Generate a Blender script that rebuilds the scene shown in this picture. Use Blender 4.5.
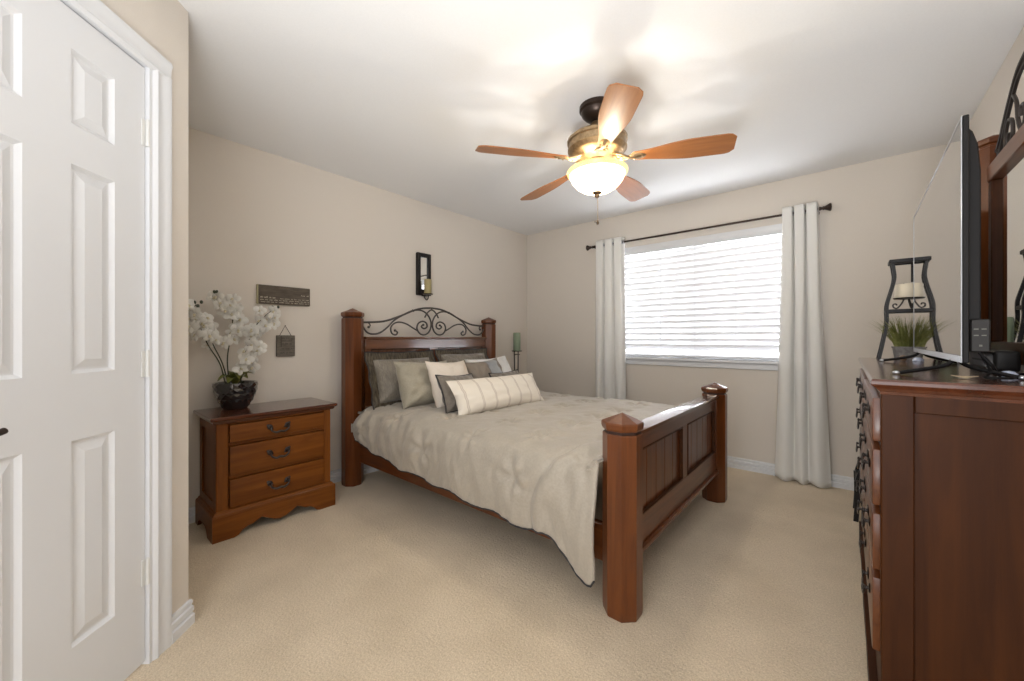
import bpy, bmesh, math, random
from mathutils import Vector, Matrix, noise
from math import sin, cos, pi, radians, sqrt, exp

random.seed(7)
SC = bpy.context.scene
COL = SC.collection
for o in list(bpy.data.objects):
    bpy.data.objects.remove(o)

# ------------------------------------------------------------------ camera
CAM = Vector((3.083, 0.0, 1.1396))
cd = bpy.data.cameras.new('camera')
cam = bpy.data.objects.new('camera', cd)
COL.objects.link(cam)
cam.location = CAM
cam.rotation_euler = (radians(90), 0, 0.70832)
cd.sensor_width = 36
cd.lens = 391.27 / 1024 * 36
cd.shift_y = -2.4 / 1024
cd.clip_start = 0.02
SC.camera = cam

# ------------------------------------------------------------------ exposure, world, lights
SC.view_settings.view_transform = 'Standard'
SC.view_settings.look = 'None'
SC.view_settings.gamma = 1
SC.view_settings.use_curve_mapping = False
SC.view_settings.exposure = 0.72

SKY_FRONT = (0.97, 1.0, 1.06, 12.0)      # daylight outside the window
REAR_FILL = (0.97, 0.98, 1.0, 2.2)      # added fill light from behind the camera, no real source modelled
LAMP_W = 6.8
FLASH_W = 108.0

w = bpy.data.worlds.new('daylight')
SC.world = w
w.use_nodes = True
nt = w.node_tree
for n in list(nt.nodes):
    nt.nodes.remove(n)
out = nt.nodes.new('ShaderNodeOutputWorld')
bgf = nt.nodes.new('ShaderNodeBackground')
bgr = nt.nodes.new('ShaderNodeBackground')
bgf.inputs[0].default_value = (*SKY_FRONT[:3], 1)
bgf.inputs[1].default_value = SKY_FRONT[3]
bgr.inputs[0].default_value = (*REAR_FILL[:3], 1)
bgr.inputs[1].default_value = REAR_FILL[3]
tc = nt.nodes.new('ShaderNodeTexCoord')
sx = nt.nodes.new('ShaderNodeSeparateXYZ')
mr = nt.nodes.new('ShaderNodeMapRange')
mr.inputs[1].default_value = -0.1
mr.inputs[2].default_value = 0.1
mx = nt.nodes.new('ShaderNodeMixShader')
nt.links.new(tc.outputs['Generated'], sx.inputs[0])
nt.links.new(sx.outputs['Y'], mr.inputs[0])
nt.links.new(mr.outputs[0], mx.inputs[0])
nt.links.new(bgr.outputs[0], mx.inputs[1])
# world below the horizon dimmed to calm the bright ceiling near the window
bgd = nt.nodes.new('ShaderNodeBackground')
bgd.inputs[0].default_value = (0.95, 0.97, 1.0, 1)
bgd.inputs[1].default_value = SKY_FRONT[3] * 0.38
mz = nt.nodes.new('ShaderNodeMapRange')
mz.inputs[1].default_value = -0.08
mz.inputs[2].default_value = 0.10
mxz = nt.nodes.new('ShaderNodeMixShader')
nt.links.new(sx.outputs['Z'], mz.inputs[0])
nt.links.new(mz.outputs[0], mxz.inputs[0])
nt.links.new(bgd.outputs[0], mxz.inputs[1])
nt.links.new(bgf.outputs[0], mxz.inputs[2])
nt.links.new(mxz.outputs[0], mx.inputs[2])
nt.links.new(mx.outputs[0], out.inputs[0])


def portal(name, loc, rot, sxx, syy):
    l = bpy.data.lights.new(name, 'AREA')
    l.shape = 'RECTANGLE'
    l.size = sxx
    l.size_y = syy
    l.cycles.is_portal = True
    o = bpy.data.objects.new(name, l)
    COL.objects.link(o)
    o.location = loc
    o.rotation_euler = rot
    return o


# bounce flash beside the camera, pointed up at the ceiling
fl = bpy.data.lights.new('bounce_flash', 'SPOT')
fl.energy = FLASH_W
fl.color = (0.97, 0.99, 1.0)
fl.spot_size = radians(112)
fl.spot_blend = 1.0
fl.shadow_soft_size = 0.28
flo = bpy.data.objects.new('bounce_flash', fl)
COL.objects.link(flo)
flo.location = (2.95, -0.2, 0.6)
flo.rotation_euler = (Vector((2.5, 1.0, 2.44)) - flo.location).to_track_quat('-Z', 'Y').to_euler()


# ------------------------------------------------------------------ room numbers
RX, RY, RZ = 3.641, 3.892, 2.44          # wall_right x, wall_back y, ceiling
YB = -0.75                               # room left open here to let the rear fill in
WX0, WX1, WZ0, WZ1 = 1.12, 2.88, 0.945, 2.085
S0 = 1.432                               # closet wall is the line x + y = S0
portal('window_portal', (2.0, RY + 0.16, 1.5), (radians(-90), 0, 0), 1.8, 1.2)
portal('room_opening_portal', (2.9, YB - 0.02, 1.22), (radians(90), 0, 0), 1.6, 2.44)


# ------------------------------------------------------------------ materials
def mat(name, col, rough=0.5, metal=0.0, spec=0.5, coat=0.0, coat_rough=0.1, sheen=0.0, emit=None, estr=0.0):
    m = bpy.data.materials.new(name)
    m.use_nodes = True
    b = m.node_tree.nodes['Principled BSDF']
    b.inputs['Base Color'].default_value = (*col, 1)
    b.inputs['Roughness'].default_value = rough
    b.inputs['Metallic'].default_value = metal
    b.inputs['Specular IOR Level'].default_value = spec
    b.inputs['Coat Weight'].default_value = coat
    b.inputs['Coat Roughness'].default_value = coat_rough
    b.inputs['Sheen Weight'].default_value = sheen
    if emit:
        b.inputs['Emission Color'].default_value = (*emit, 1)
        b.inputs['Emission Strength'].default_value = estr
    return m


def nodes(m):
    return m.node_tree.nodes, m.node_tree.links, m.node_tree.nodes['Principled BSDF']


def noise_node(m, scale, detail=4, rough=0.5, vscale=None, coord='Object'):
    N, L, b = nodes(m)
    t = N.new('ShaderNodeTexCoord')
    mp = N.new('ShaderNodeMapping')
    if vscale:
        mp.inputs['Scale'].default_value = vscale
    n = N.new('ShaderNodeTexNoise')
    n.inputs['Scale'].default_value = scale
    n.inputs['Detail'].default_value = detail
    n.inputs['Roughness'].default_value = rough
    L.new(t.outputs[coord], mp.inputs[0])
    L.new(mp.outputs[0], n.inputs['Vector'])
    return n, mp


def ramp(m, fac, stops):
    N, L, b = nodes(m)
    r = N.new('ShaderNodeValToRGB')
    el = r.color_ramp.elements
    while len(el) < len(stops):
        el.new(0.5)
    for e, (p, c) in zip(el, stops):
        e.position = p
        e.color = (*c, 1)
    L.new(fac, r.inputs[0])
    return r


def bump(m, height, strength=0.2, dist=0.01):
    N, L, b = nodes(m)
    bp = N.new('ShaderNodeBump')
    bp.inputs['Strength'].default_value = strength
    bp.inputs['Distance'].default_value = dist
    L.new(height, bp.inputs['Height'])
    L.new(bp.outputs[0], b.inputs['Normal'])
    return bp


def speckled(name, c1, c2, scale, rough=0.8, bstr=0.15, bdist=0.003, detail=4, vscale=None, **k):
    m = mat(name, c1, rough, **k)
    N, L, b = nodes(m)
    n, mp = noise_node(m, scale, detail, 0.6, vscale)
    r = ramp(m, n.outputs['Fac'], [(0.35, c1), (0.65, c2)])
    L.new(r.outputs[0], b.inputs['Base Color'])
    if bstr:
        bump(m, n.outputs['Fac'], bstr, bdist)
    return m


def wood(name, c1, c2, axis, rough=0.36, coat=0.35, spec=0.3):
    m = mat(name, c1, rough, coat=coat, coat_rough=0.13, spec=spec)
    N, L, b = nodes(m)
    vs = [14, 14, 14]
    vs[axis] = 0.9
    n, mp = noise_node(m, 1.6, 6, 0.62, tuple(vs))
    n.inputs['Distortion'].default_value = 0.8
    r = ramp(m, n.outputs['Fac'], [(0.32, c2), (0.68, c1)])
    n2, mp2 = noise_node(m, 1.3, 2, 0.5)
    mixn = N.new('ShaderNodeMixRGB')
    mixn.blend_type = 'MULTIPLY'
    mixn.inputs[0].default_value = 0.5
    r2 = ramp(m, n2.outputs['Fac'], [(0.3, (0.6, 0.55, 0.5)), (0.7, (1, 1, 1))])
    L.new(r.outputs[0], mixn.inputs[1])
    L.new(r2.outputs[0], mixn.inputs[2])
    L.new(mixn.outputs[0], b.inputs['Base Color'])
    bump(m, n.outputs['Fac'], 0.06, 0.002)
    return m


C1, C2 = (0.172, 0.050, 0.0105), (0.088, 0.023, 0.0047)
D1, D2 = (0.070, 0.0215, 0.0045), (0.036, 0.0105, 0.0025)  # same cherry as the bed, the dresser's dimmer light put into the colour
M = {}
M['cherry_x'] = wood('cherry_x', C1, C2, 0)
M['cherry_y'] = wood('cherry_y', C1, C2, 1)
M['cherry_z'] = wood('cherry_z', C1, C2, 2)
M['dark_shaded_x'] = wood('dark_cherry_shaded_x', D1, D2, 0, 0.5, 0.0, 0.15)
M['dark_shaded_y'] = wood('dark_cherry_shaded_y', D1, D2, 1, 0.5, 0.0, 0.15)
M['dark_shaded_z'] = wood('dark_cherry_shaded_z', D1, D2, 2, 0.5, 0.0, 0.15)
N1, N2 = (0.235, 0.077, 0.0125), (0.128, 0.037, 0.0055)
M['night_y'] = wood('nightstand_wood_y', N1, N2, 1, 0.42, 0.05, 0.18)
M['night_z'] = wood('nightstand_wood_z', N1, N2, 2, 0.42, 0.05, 0.18)
M['gloss_y'] = wood('polished_cherry_y', C1, C2, 1, 0.3, 1.0, 0.4)
M['gloss_z'] = wood('polished_cherry_z', C1, C2, 2, 0.3, 1.0, 0.4)
for k_ in ('gloss_y', 'gloss_z'):
    b_ = M[k_].node_tree.nodes['Principled BSDF']
    b_.inputs['Coat IOR'].default_value = 2.0
    b_.inputs['Coat Roughness'].default_value = 0.12
M['top_y'] = wood('polished_top', (0.12, 0.033, 0.012), (0.06, 0.016, 0.007), 1, 0.2, 0.7)
M['groove'] = mat('groove', (0.03, 0.010, 0.005), 0.6)
M['wall'] = speckled('wall_paint', (0.660, 0.605, 0.540), (0.680, 0.625, 0.560), 220, 0.85, 0.06, 0.001)
M['ceiling'] = speckled('ceiling_paint', (0.80, 0.80, 0.80), (0.82, 0.82, 0.82), 160, 0.9, 0.08, 0.001)
M['white'] = mat('white_paint', (0.715, 0.725, 0.745), 0.4, spec=0.35)
M['hinge'] = mat('hinge_paint', (0.70, 0.70, 0.68), 0.3)
M['iron'] = mat('dark_iron', (0.055, 0.046, 0.042), 0.4, 0.75)
M['iron_grey'] = mat('pewter_iron', (0.11, 0.10, 0.095), 0.4, 0.85)
M['bronze'] = speckled('bronze', (0.13, 0.085, 0.05), (0.07, 0.045, 0.03), 30, 0.38, 0.03, 0.001, metal=0.85)
M['bronze_light'] = speckled('antique_bronze', (0.42, 0.30, 0.17), (0.26, 0.18, 0.10), 40, 0.36, 0.03, 0.001, metal=0.8)
M['bronze_dark'] = mat('dark_bronze', (0.05, 0.035, 0.028), 0.35, 0.8)
M['black'] = mat('black_plastic', (0.010, 0.009, 0.009), 0.45, spec=0.15)
M['black_wood'] = mat('black_lacquer', (0.014, 0.012, 0.012), 0.4, spec=0.28)
M['screen'] = mat('dark_screen', (0.010, 0.010, 0.012), 0.03, spec=0.9, coat=1.0, coat_rough=0.02)
M['silver'] = mat('brushed_silver', (0.55, 0.57, 0.60), 0.3, 0.9)
M['mirror'] = mat('mirror_glass', (0.88, 0.9, 0.9), 0.01, 1.0)
M['green_wax'] = mat('green_wax', (0.22, 0.28, 0.19), 0.55)
M['cream_wax'] = mat('cream_wax', (0.78, 0.70, 0.55), 0.5)
M['olive_wax'] = mat('olive_wax', (0.36, 0.30, 0.14), 0.5)
M['pot_black'] = mat('black_glaze', (0.010, 0.010, 0.012), 0.06, spec=0.8, coat=1.0, coat_rough=0.03)
M['leaf'] = speckled('orchid_leaf', (0.10, 0.12, 0.02), (0.17, 0.17, 0.035), 20, 0.4, 0.05)
M['stem'] = mat('dark_stem', (0.045, 0.05, 0.025), 0.5)
M['bud'] = mat('bud', (0.05, 0.06, 0.035), 0.5)
M['grass'] = speckled('faux_grass', (0.15, 0.17, 0.04), (0.26, 0.26, 0.08), 60, 0.5, 0)
M['grey_pot'] = speckled('grey_stone_pot', (0.16, 0.15, 0.15), (0.26, 0.25, 0.24), 60, 0.7, 0.2)
M['slate'] = speckled('weathered_board', (0.068, 0.052, 0.038), (0.115, 0.092, 0.068), 14, 0.7, 0.2, 0.003, vscale=(1, 1, 5))
M['slate2'] = speckled('weathered_plaque', (0.09, 0.074, 0.058), (0.15, 0.13, 0.105), 20, 0.7, 0.3, 0.004, vscale=(1, 1, 4))
M['edge_cream'] = mat('board_edge', (0.42, 0.38, 0.24), 0.7)
M['lettering'] = mat('lettering', (0.52, 0.47, 0.38), 0.7)
M['lettering_dark'] = mat('lettering_dark', (0.05, 0.04, 0.03), 0.7)
M['brass_box'] = mat('grey_box', (0.018, 0.016, 0.015), 0.35, spec=0.25)
M['tan'] = mat('tan_paper', (0.48, 0.38, 0.26), 0.7)
M['button'] = mat('button', (0.10, 0.095, 0.08), 0.5)
M['brown_knob'] = mat('brown_bead', (0.24, 0.16, 0.10), 0.4)
M['dome_glass'] = mat('glint_tinted_glass', (0.55, 0.62, 0.80), 0.08, spec=0.9, coat=1)  # blue-white window reflection put into the base colour

# petals: thin, let a little light through
def translucent(name, col, tcol, fac, rough=0.6, bscale=None):
    m = mat(name, col, rough)
    N, L, b = nodes(m)
    t = N.new('ShaderNodeBsdfTranslucent')
    t.inputs[0].default_value = (*tcol, 1)
    mxs = N.new('ShaderNodeMixShader')
    mxs.inputs[0].default_value = fac
    o = N['Material Output']
    L.new(b.outputs[0], mxs.inputs[1])
    L.new(t.outputs[0], mxs.inputs[2])
    L.new(mxs.outputs[0], o.inputs[0])
    if bscale:
        n, mp = noise_node(m, bscale[0], 3, 0.6, bscale[1])
        bump(m, n.outputs['Fac'], 0.2, 0.002)
    return m


M['petal'] = translucent('white_petal', (0.80, 0.79, 0.75), (0.8, 0.79, 0.75), 0.3)
M['curtain'] = translucent('curtain_linen', (0.88, 0.87, 0.84), (0.88, 0.86, 0.81), 0.2, 0.85, (120, (1, 1, 0.2)))
M['slat'] = translucent('blind_slat', (0.86, 0.86, 0.87), (0.86, 0.86, 0.88), 0.09, 0.4)

# glass of the window
g = bpy.data.materials.new('window_glass')
g.use_nodes = True
N, L = g.node_tree.nodes, g.node_tree.links
N.remove(N['Principled BSDF'])
tr = N.new('ShaderNodeBsdfTransparent')
gl = N.new('ShaderNodeBsdfGlossy')
gl.inputs['Roughness'].default_value = 0.02
ms = N.new('ShaderNodeMixShader')
ms.inputs[0].default_value = 0.06
L.new(tr.outputs[0], ms.inputs[1])
L.new(gl.outputs[0], ms.inputs[2])
L.new(ms.outputs[0], N['Material Output'].inputs[0])
M['glass'] = g

# lit lamp bowl
M['bowl'] = mat('lit_alabaster_glass', (0.75, 0.62, 0.40), 0.35, emit=(1.0, 0.84, 0.56), estr=12)
def see_through(m, fac, tint):
    N, L, b = nodes(m)
    t = N.new('ShaderNodeBsdfTransparent')
    t.inputs[0].default_value = (*tint, 1)
    x = N.new('ShaderNodeMixShader')
    x.inputs[0].default_value = fac
    L.new(b.outputs[0], x.inputs[1])
    L.new(t.outputs[0], x.inputs[2])
    L.new(x.outputs[0], N['Material Output'].inputs[0])


see_through(M['bowl'], 0.75, (1.0, 0.97, 0.90))
M['bowl_rim'] = mat('amber_glass_rim', (0.70, 0.52, 0.22), 0.35, emit=(1.0, 0.74, 0.36), estr=1.2)
see_through(M['bowl_rim'], 0.7, (1.0, 0.9, 0.7))
M['bulb'] = mat('bulb_glass', (0.9, 0.8, 0.6), 0.3, emit=(1.0, 0.86, 0.62), estr=6)

# carpet
m = mat('carpet_pile', (0.5, 0.4, 0.3), 0.95, spec=0.1, sheen=0.25)
N, L, b = nodes(m)
n1, _ = noise_node(m, 170, 3, 0.7)
n2, _ = noise_node(m, 2.6, 4, 0.6)
r1 = ramp(m, n1.outputs['Fac'], [(0.30, (0.54, 0.43, 0.295)), (0.70, (0.83, 0.70, 0.525))])
r2 = ramp(m, n2.outputs['Fac'], [(0.35, (0.88, 0.87, 0.85)), (0.62, (1, 1, 1))])
mm = N.new('ShaderNodeMixRGB')
mm.blend_type = 'MULTIPLY'
mm.inputs[0].default_value = 1
L.new(r1.outputs[0], mm.inputs[1])
L.new(r2.outputs[0], mm.inputs[2])
L.new(mm.outputs[0], b.inputs['Base Color'])
n3, _ = noise_node(m, 75, 4, 0.7)
bump(m, n3.outputs['Fac'], 0.7, 0.012)
M['carpet'] = m

# bedding
M['comforter'] = speckled('comforter_sateen', (0.37, 0.328, 0.268), (0.415, 0.368, 0.303), 90, 0.62, 0.15, 0.002, sheen=0.3)
M['sage'] = speckled('greige_cotton', (0.35, 0.315, 0.24), (0.395, 0.355, 0.275), 90, 0.7, 0.15, 0.002, sheen=0.2)
M['cream'] = speckled('cream_cotton', (0.74, 0.66, 0.565), (0.78, 0.70, 0.61), 120, 0.8, 0.15, 0.002)
M['taupe'] = speckled('taupe_velvet', (0.165, 0.14, 0.115), (0.22, 0.19, 0.155), 40, 0.7, 0.12, 0.002, sheen=0.3)
M['white_cloth'] = speckled('white_cotton', (0.72, 0.71, 0.69), (0.76, 0.75, 0.73), 120, 0.8, 0.12, 0.002)
M['piping'] = mat('dark_piping', (0.03, 0.028, 0.03), 0.6)


def striped(name, stops, scale, axis, base_rough=0.75):
    """bands across one object axis; stops = colour ramp over one repeat"""
    m = mat(name, stops[0][1], base_rough)
    N, L, b = nodes(m)
    t = N.new('ShaderNodeTexCoord')
    s = N.new('ShaderNodeSeparateXYZ')
    L.new(t.outputs['Object'], s.inputs[0])
    mu = N.new('ShaderNodeMath')
    mu.operation = 'MULTIPLY_ADD'
    mu.inputs[1].default_value = scale
    mu.inputs[2].default_value = 100.5
    L.new(s.outputs[axis], mu.inputs[0])
    fr = N.new('ShaderNodeMath')
    fr.operation = 'FRACT'
    L.new(mu.outputs[0], fr.inputs[0])
    r = ramp(m, fr.outputs[0], stops)
    r.color_ramp.interpolation = 'LINEAR'
    L.new(r.outputs[0], b.inputs['Base Color'])
    n, mp = noise_node(m, 110, 3)
    bump(m, n.outputs['Fac'], 0.15, 0.002)
    return m


cr, tp = (0.76, 0.70, 0.61), (0.44, 0.37, 0.31)
M['lumbar'] = striped('striped_cream_linen', [(0.0, cr), (0.425, cr), (0.45, tp), (0.475, (0.66, 0.59, 0.51)), (0.525, (0.66, 0.59, 0.51)), (0.55, tp), (0.575, cr), (1.0, cr)], 8.3, 'X')
M['sham'] = speckled('bronze_jacquard', (0.05, 0.04, 0.03), (0.22, 0.175, 0.11), 26, 0.5, 0.12, 0.002, vscale=(3, 1, 0.7), sheen=0.3)
M['sham_face'] = speckled('taupe_sham_face', (0.16, 0.137, 0.108), (0.25, 0.22, 0.175), 40, 0.55, 0.12, 0.002, vscale=(3, 1, 0.7), sheen=0.3)
bl = (0.27, 0.275, 0.28)
br = (0.20, 0.165, 0.13)
M['panelled'] = striped('banded_satin', [(0.0, br), (0.46, (0.24, 0.20, 0.16)), (0.50, (0.15, 0.14, 0.14)), (0.52, bl), (0.80, (0.36, 0.37, 0.38)), (0.84, br), (1.0, br)], 2.35, 'X', 0.5)


# ------------------------------------------------------------------ mesh builder
class MB:
    def __init__(self):
        self.bm = bmesh.new()
        self.mi = 0

    def _faces(self, fs):
        for f in fs:
            f.material_index = self.mi

    def box(self, x0, x1, y0, y1, z0, z1, bev=0.0, seg=1):
        t = bmesh.new()
        r = bmesh.ops.create_cube(t, size=1)
        for v in t.verts:
            v.co = Vector((x0 + (v.co.x + .5) * (x1 - x0), y0 + (v.co.y + .5) * (y1 - y0), z0 + (v.co.z + .5) * (z1 - z0)))
        if bev > 0:
            bmesh.ops.bevel(t, geom=t.edges[:], offset=bev, segments=seg, affect='EDGES', profile=0.6)
        self._merge(t)
        return self

    def _merge(self, t, mtx=None):
        if mtx is not None:
            bmesh.ops.transform(t, matrix=mtx, verts=t.verts)
        for f in t.faces:
            f.material_index = self.mi
        me = bpy.data.meshes.new('tmp')
        t.to_mesh(me)
        t.free()
        self.bm.from_mesh(me)
        bpy.data.meshes.remove(me)

    def add(self, other, mtx=None):
        t = other.bm.copy()
        if mtx is not None:
            bmesh.ops.transform(t, matrix=mtx, verts=t.verts)
        me = bpy.data.meshes.new('tmp')
        t.to_mesh(me)
        t.free()
        self.bm.from_mesh(me)
        bpy.data.meshes.remove(me)
        return self

    def prism(self, pts, to3d, d0, d1, bev=0.0):
        """outline pts (2D) extruded; to3d(u, v, d) -> xyz"""
        t = bmesh.new()
        a = [t.verts.new(to3d(u, v, d0)) for u, v in pts]
        c = [t.verts.new(to3d(u, v, d1)) for u, v in pts]
        n = len(pts)
        t.faces.new(a)
        t.faces.new(c[::-1])
        for i in range(n):
            t.faces.new((a[i], c[i], c[(i + 1) % n], a[(i + 1) % n]))
        bmesh.ops.recalc_face_normals(t, faces=t.faces)
        if bev:
            bmesh.ops.bevel(t, geom=[e for e in t.edges if e.calc_face_angle(0) > 0.9], offset=bev, segments=1, affect='EDGES')
        self._merge(t)
        return self

    def lathe(self, prof, cx=0, cy=0, seg=32, ph=0.0, closed=False):
        """prof = [(r, z), ...] bottom to top (or along the surface)"""
        t = bmesh.new()
        rings = []
        for r, z in prof:
            if r < 1e-5:
                rings.append([t.verts.new((cx, cy, z))])
            else:
                rings.append([t.verts.new((cx + r * cos(ph + 2 * pi * i / seg), cy + r * sin(ph + 2 * pi * i / seg), z)) for i in range(seg)])
        pairs = list(zip(rings, rings[1:]))
        if closed:
            pairs.append((rings[-1], rings[0]))
        for a, c in pairs:
            for i in range(seg):
                j = (i + 1) % seg
                if len(a) == 1 and len(c) == 1:
                    continue
                if len(a) == 1:
                    t.faces.new((a[0], c[i], c[j]))
                elif len(c) == 1:
                    t.faces.new((a[i], a[j], c[0]))
                else:
                    t.faces.new((a[i], a[j], c[j], c[i]))
        bmesh.ops.recalc_face_normals(t, faces=t.faces)
        self._merge(t)
        return self

    def tube(self, pts, r, seg=8, caps=True):
        """round tube along pts; r number or list"""
        t = bmesh.new()
        pts = [Vector(p) for p in pts]
        n = len(pts)
        rs = r if isinstance(r, (list, tuple)) else [r] * n
        tan = []
        for i in range(n):
            d = pts[min(i + 1, n - 1)] - pts[max(i - 1, 0)]
            tan.append(d.normalized() if d.length > 1e-9 else Vector((0, 0, 1)))
        up = Vector((0, 0, 1)) if abs(tan[0].z) < 0.9 else Vector((1, 0, 0))
        nrm = (up - tan[0] * up.dot(tan[0])).normalized()
        rings = []
        for i in range(n):
            nrm = (nrm - tan[i] * nrm.dot(tan[i]))
            nrm = nrm.normalized() if nrm.length > 1e-6 else tan[i].orthogonal().normalized()
            bn = tan[i].cross(nrm)
            rings.append([t.verts.new(pts[i] + (nrm * cos(2 * pi * k / seg) + bn * sin(2 * pi * k / seg)) * rs[i]) for k in range(seg)])
        for a, c in zip(rings, rings[1:]):
            for i in range(seg):
                j = (i + 1) % seg
                t.faces.new((a[i], a[j], c[j], c[i]))
        if caps:
            t.faces.new(rings[0][::-1])
            t.faces.new(rings[-1])
        bmesh.ops.recalc_face_normals(t, faces=t.faces)
        self._merge(t)
        return self

    def sphere(self, c, r, sc=(1, 1, 1), u=16, v=10):
        t = bmesh.new()
        bmesh.ops.create_uvsphere(t, u_segments=u, v_segments=v, radius=r)
        for vv in t.verts:
            vv.co = Vector((vv.co.x * sc[0] + c[0], vv.co.y * sc[1] + c[1], vv.co.z * sc[2] + c[2]))
        self._merge(t)
        return self

    def grid(self, nu, nv, fn, wrap=False):
        t = bmesh.new()
        vs = [[t.verts.new(fn(i / nu, j / nv)) for j in range(nv + 1)] for i in range(nu + 1)]
        for i in range(nu):
            for j in range(nv):
                t.faces.new((vs[i][j], vs[i + 1][j], vs[i + 1][j + 1], vs[i][j + 1]))
        self._merge(t)
        return self

    def build(self, name, material, parent=None, smooth=40, mtx=None):
        me = bpy.data.meshes.new(name)
        bm = self.bm
        if parent is not None and mtx is None:
            off = Vector((0, 0, 0))
            p = parent
            while p is not None:
                off += p.location
                p = p.parent
            if not parent.get('_local'):
                bmesh.ops.translate(bm, vec=-off, verts=bm.verts)
        bm.normal_update()
        if smooth:
            a = radians(smooth)
            for f in bm.faces:
                f.smooth = True
            for e in bm.edges:
                if len(e.link_faces) == 2:
                    e.smooth = e.calc_face_angle(0) < a
        bm.to_mesh(me)
        bm.free()
        ms_ = material if isinstance(material, (list, tuple)) else [material]
        for mm_ in ms_:
            me.materials.append(M[mm_] if isinstance(mm_, str) else mm_)
        o = bpy.data.objects.new(name, me)
        COL.objects.link(o)
        if parent is not None:
            o.parent = parent
            if parent.get('_local'):
                o['_local'] = 1
        return o


LOCALS = []


def thing(name, label, cat, loc=(0, 0, 0), group=None, rot=None):
    """empty at the base of a thing; with rot its parts are built in local coordinates"""
    o = bpy.data.objects.new(name, None)
    o.empty_display_size = 0.05
    COL.objects.link(o)
    o.location = loc
    if rot is not None:
        o.rotation_euler = rot
        o['_local'] = 1
    tag(o, label, cat, group)
    return o


def tag(o, label, cat, group=None):
    o['label'] = label
    o['category'] = cat
    if group:
        o['group'] = group
    return o


def struct(o, label=None):
    o['kind'] = 'structure'
    if label:
        o['label'] = label
    return o


def copy_tree(root, loc, label=None, rotz=None):
    r = root.copy()
    COL.objects.link(r)
    r.location = loc
    if rotz is not None:
        r.rotation_euler.z = rotz
    if label:
        r['label'] = label
    for ch in list(root.children):
        c = ch.copy()
        COL.objects.link(c)
        c.parent = r
        for g_ in list(ch.children):
            d = g_.copy()
            COL.objects.link(d)
            d.parent = c
    return r


def spline(pts, n=8):
    """Catmull-Rom through points"""
    P = [Vector(p) for p in pts]
    res = []
    for i in range(len(P) - 1):
        p0, p1, p2, p3 = P[max(i - 1, 0)], P[i], P[i + 1], P[min(i + 2, len(P) - 1)]
        for k in range(n):
            t = k / n
            res.append(0.5 * ((2 * p1) + (p2 - p0) * t + (2 * p0 - 5 * p1 + 4 * p2 - p3) * t * t + (3 * p1 - p0 - 3 * p2 + p3) * t ** 3))
    res.append(P[-1])
    return res


def smoothstep(a, b_, x):
    t = max(0.0, min(1.0, (x - a) / (b_ - a)))
    return t * t * (3 - 2 * t)


# ------------------------------------------------------------------ the room
TW = 0.14
struct(MB().box(-TW, RX + TW, YB, RY + 0.2, -0.12, 0).build('floor', 'carpet'))
struct(MB().box(-TW, RX + TW, YB, RY + 0.2, RZ, RZ + 0.12).build('ceiling', 'ceiling'))
struct(MB().box(-TW, 0, 0.2, RY + 0.2, 0, RZ).build('wall_left', 'wall'))
struct(MB().box(RX, RX + TW, YB, RY + 0.2, 0, RZ).build('wall_right', 'wall'))
b = MB()
b.box(0, WX0, RY, RY + 0.2, 0, RZ).box(WX1, RX, RY, RY + 0.2, 0, RZ)
b.box(WX0, WX1, RY, RY + 0.2, 0, WZ0).box(WX0, WX1, RY, RY + 0.2, WZ1, RZ)
struct(b.build('wall_back', 'wall'))


# closet wall on the diagonal: local frame s along the wall (towards wall_left), d out into the room, z up
R2 = sqrt(0.5)


def W(s, d, z):
    return Vector((1.226 - s * R2 + d * R2, 0.206 + s * R2 + d * R2, z))


def wbox(mb, s0, s1, d0, d1, z0, z1, bev=0):
    t = MB()
    t.box(0, 1, 0, 1, 0, 1)
    for v in t.bm.verts:
        v.co = W(s0 + v.co.x * (s1 - s0), d0 + v.co.y * (d1 - d0), z0 + v.co.z * (z1 - z0))
    bmesh.ops.recalc_face_normals(t.bm, faces=t.bm.faces)
    if bev:
        bmesh.ops.bevel(t.bm, geom=t.bm.edges[:], offset=bev, segments=1, affect='EDGES')
    mb.add(t)
    t.bm.free()
    return mb


SC_, SL = 0.198, -1.35
b = MB()
wbox(b, 0.018, SC_, -0.12, 0, 0, RZ)
wbox(b, SL, -0.628, -0.12, 0, 0, RZ)
wbox(b, -0.628, 0.018, -0.12, 0, 2.10, RZ)
struct(b.build('wall_closet', 'wall'))
pc = W(SC_, 0, 0)
struct(MB().box(-0.01, pc.x - 0.02, pc.y - 0.12, pc.y, 0, RZ).build('wall_closet_return', 'wall'))


def base_profile(t=0.02, h=0.094):
    return [(0, 0), (t, 0), (t, h * .40), (t * .55, h * .44), (t * .55, h * .50), (t * .85, h * .54), (t * .80, h * .72), (t * .40, h * .76), (t * .40, h * .82), (t * .60, h * .86), (t * .5, h * .98), (0, h)]


b = MB()
b.prism(base_profile(), lambda u, v, d: Vector((u, d, v)), pc.y, RY)
struct(b.build('baseboard_left', 'white'))
b = MB()
b.prism(base_profile(), lambda u, v, d: Vector((d, RY - u, v)), 0.01, RX)
struct(b.build('baseboard_back', 'white'))
b = MB()
b.prism(base_profile(), lambda u, v, d: Vector((RX - u, d, v)), YB, RY - 0.01)
struct(b.build('baseboard_right', 'white'))
b = MB()
b.prism(base_profile(), lambda u, v, d: W(d, u, v), 0.0905, SC_ + 0.0065)
b.prism(base_profile(), lambda u, v, d: W(d, u, v), SL, -0.7005)
struct(b.build('baseboard_closet', 'white'))

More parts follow.
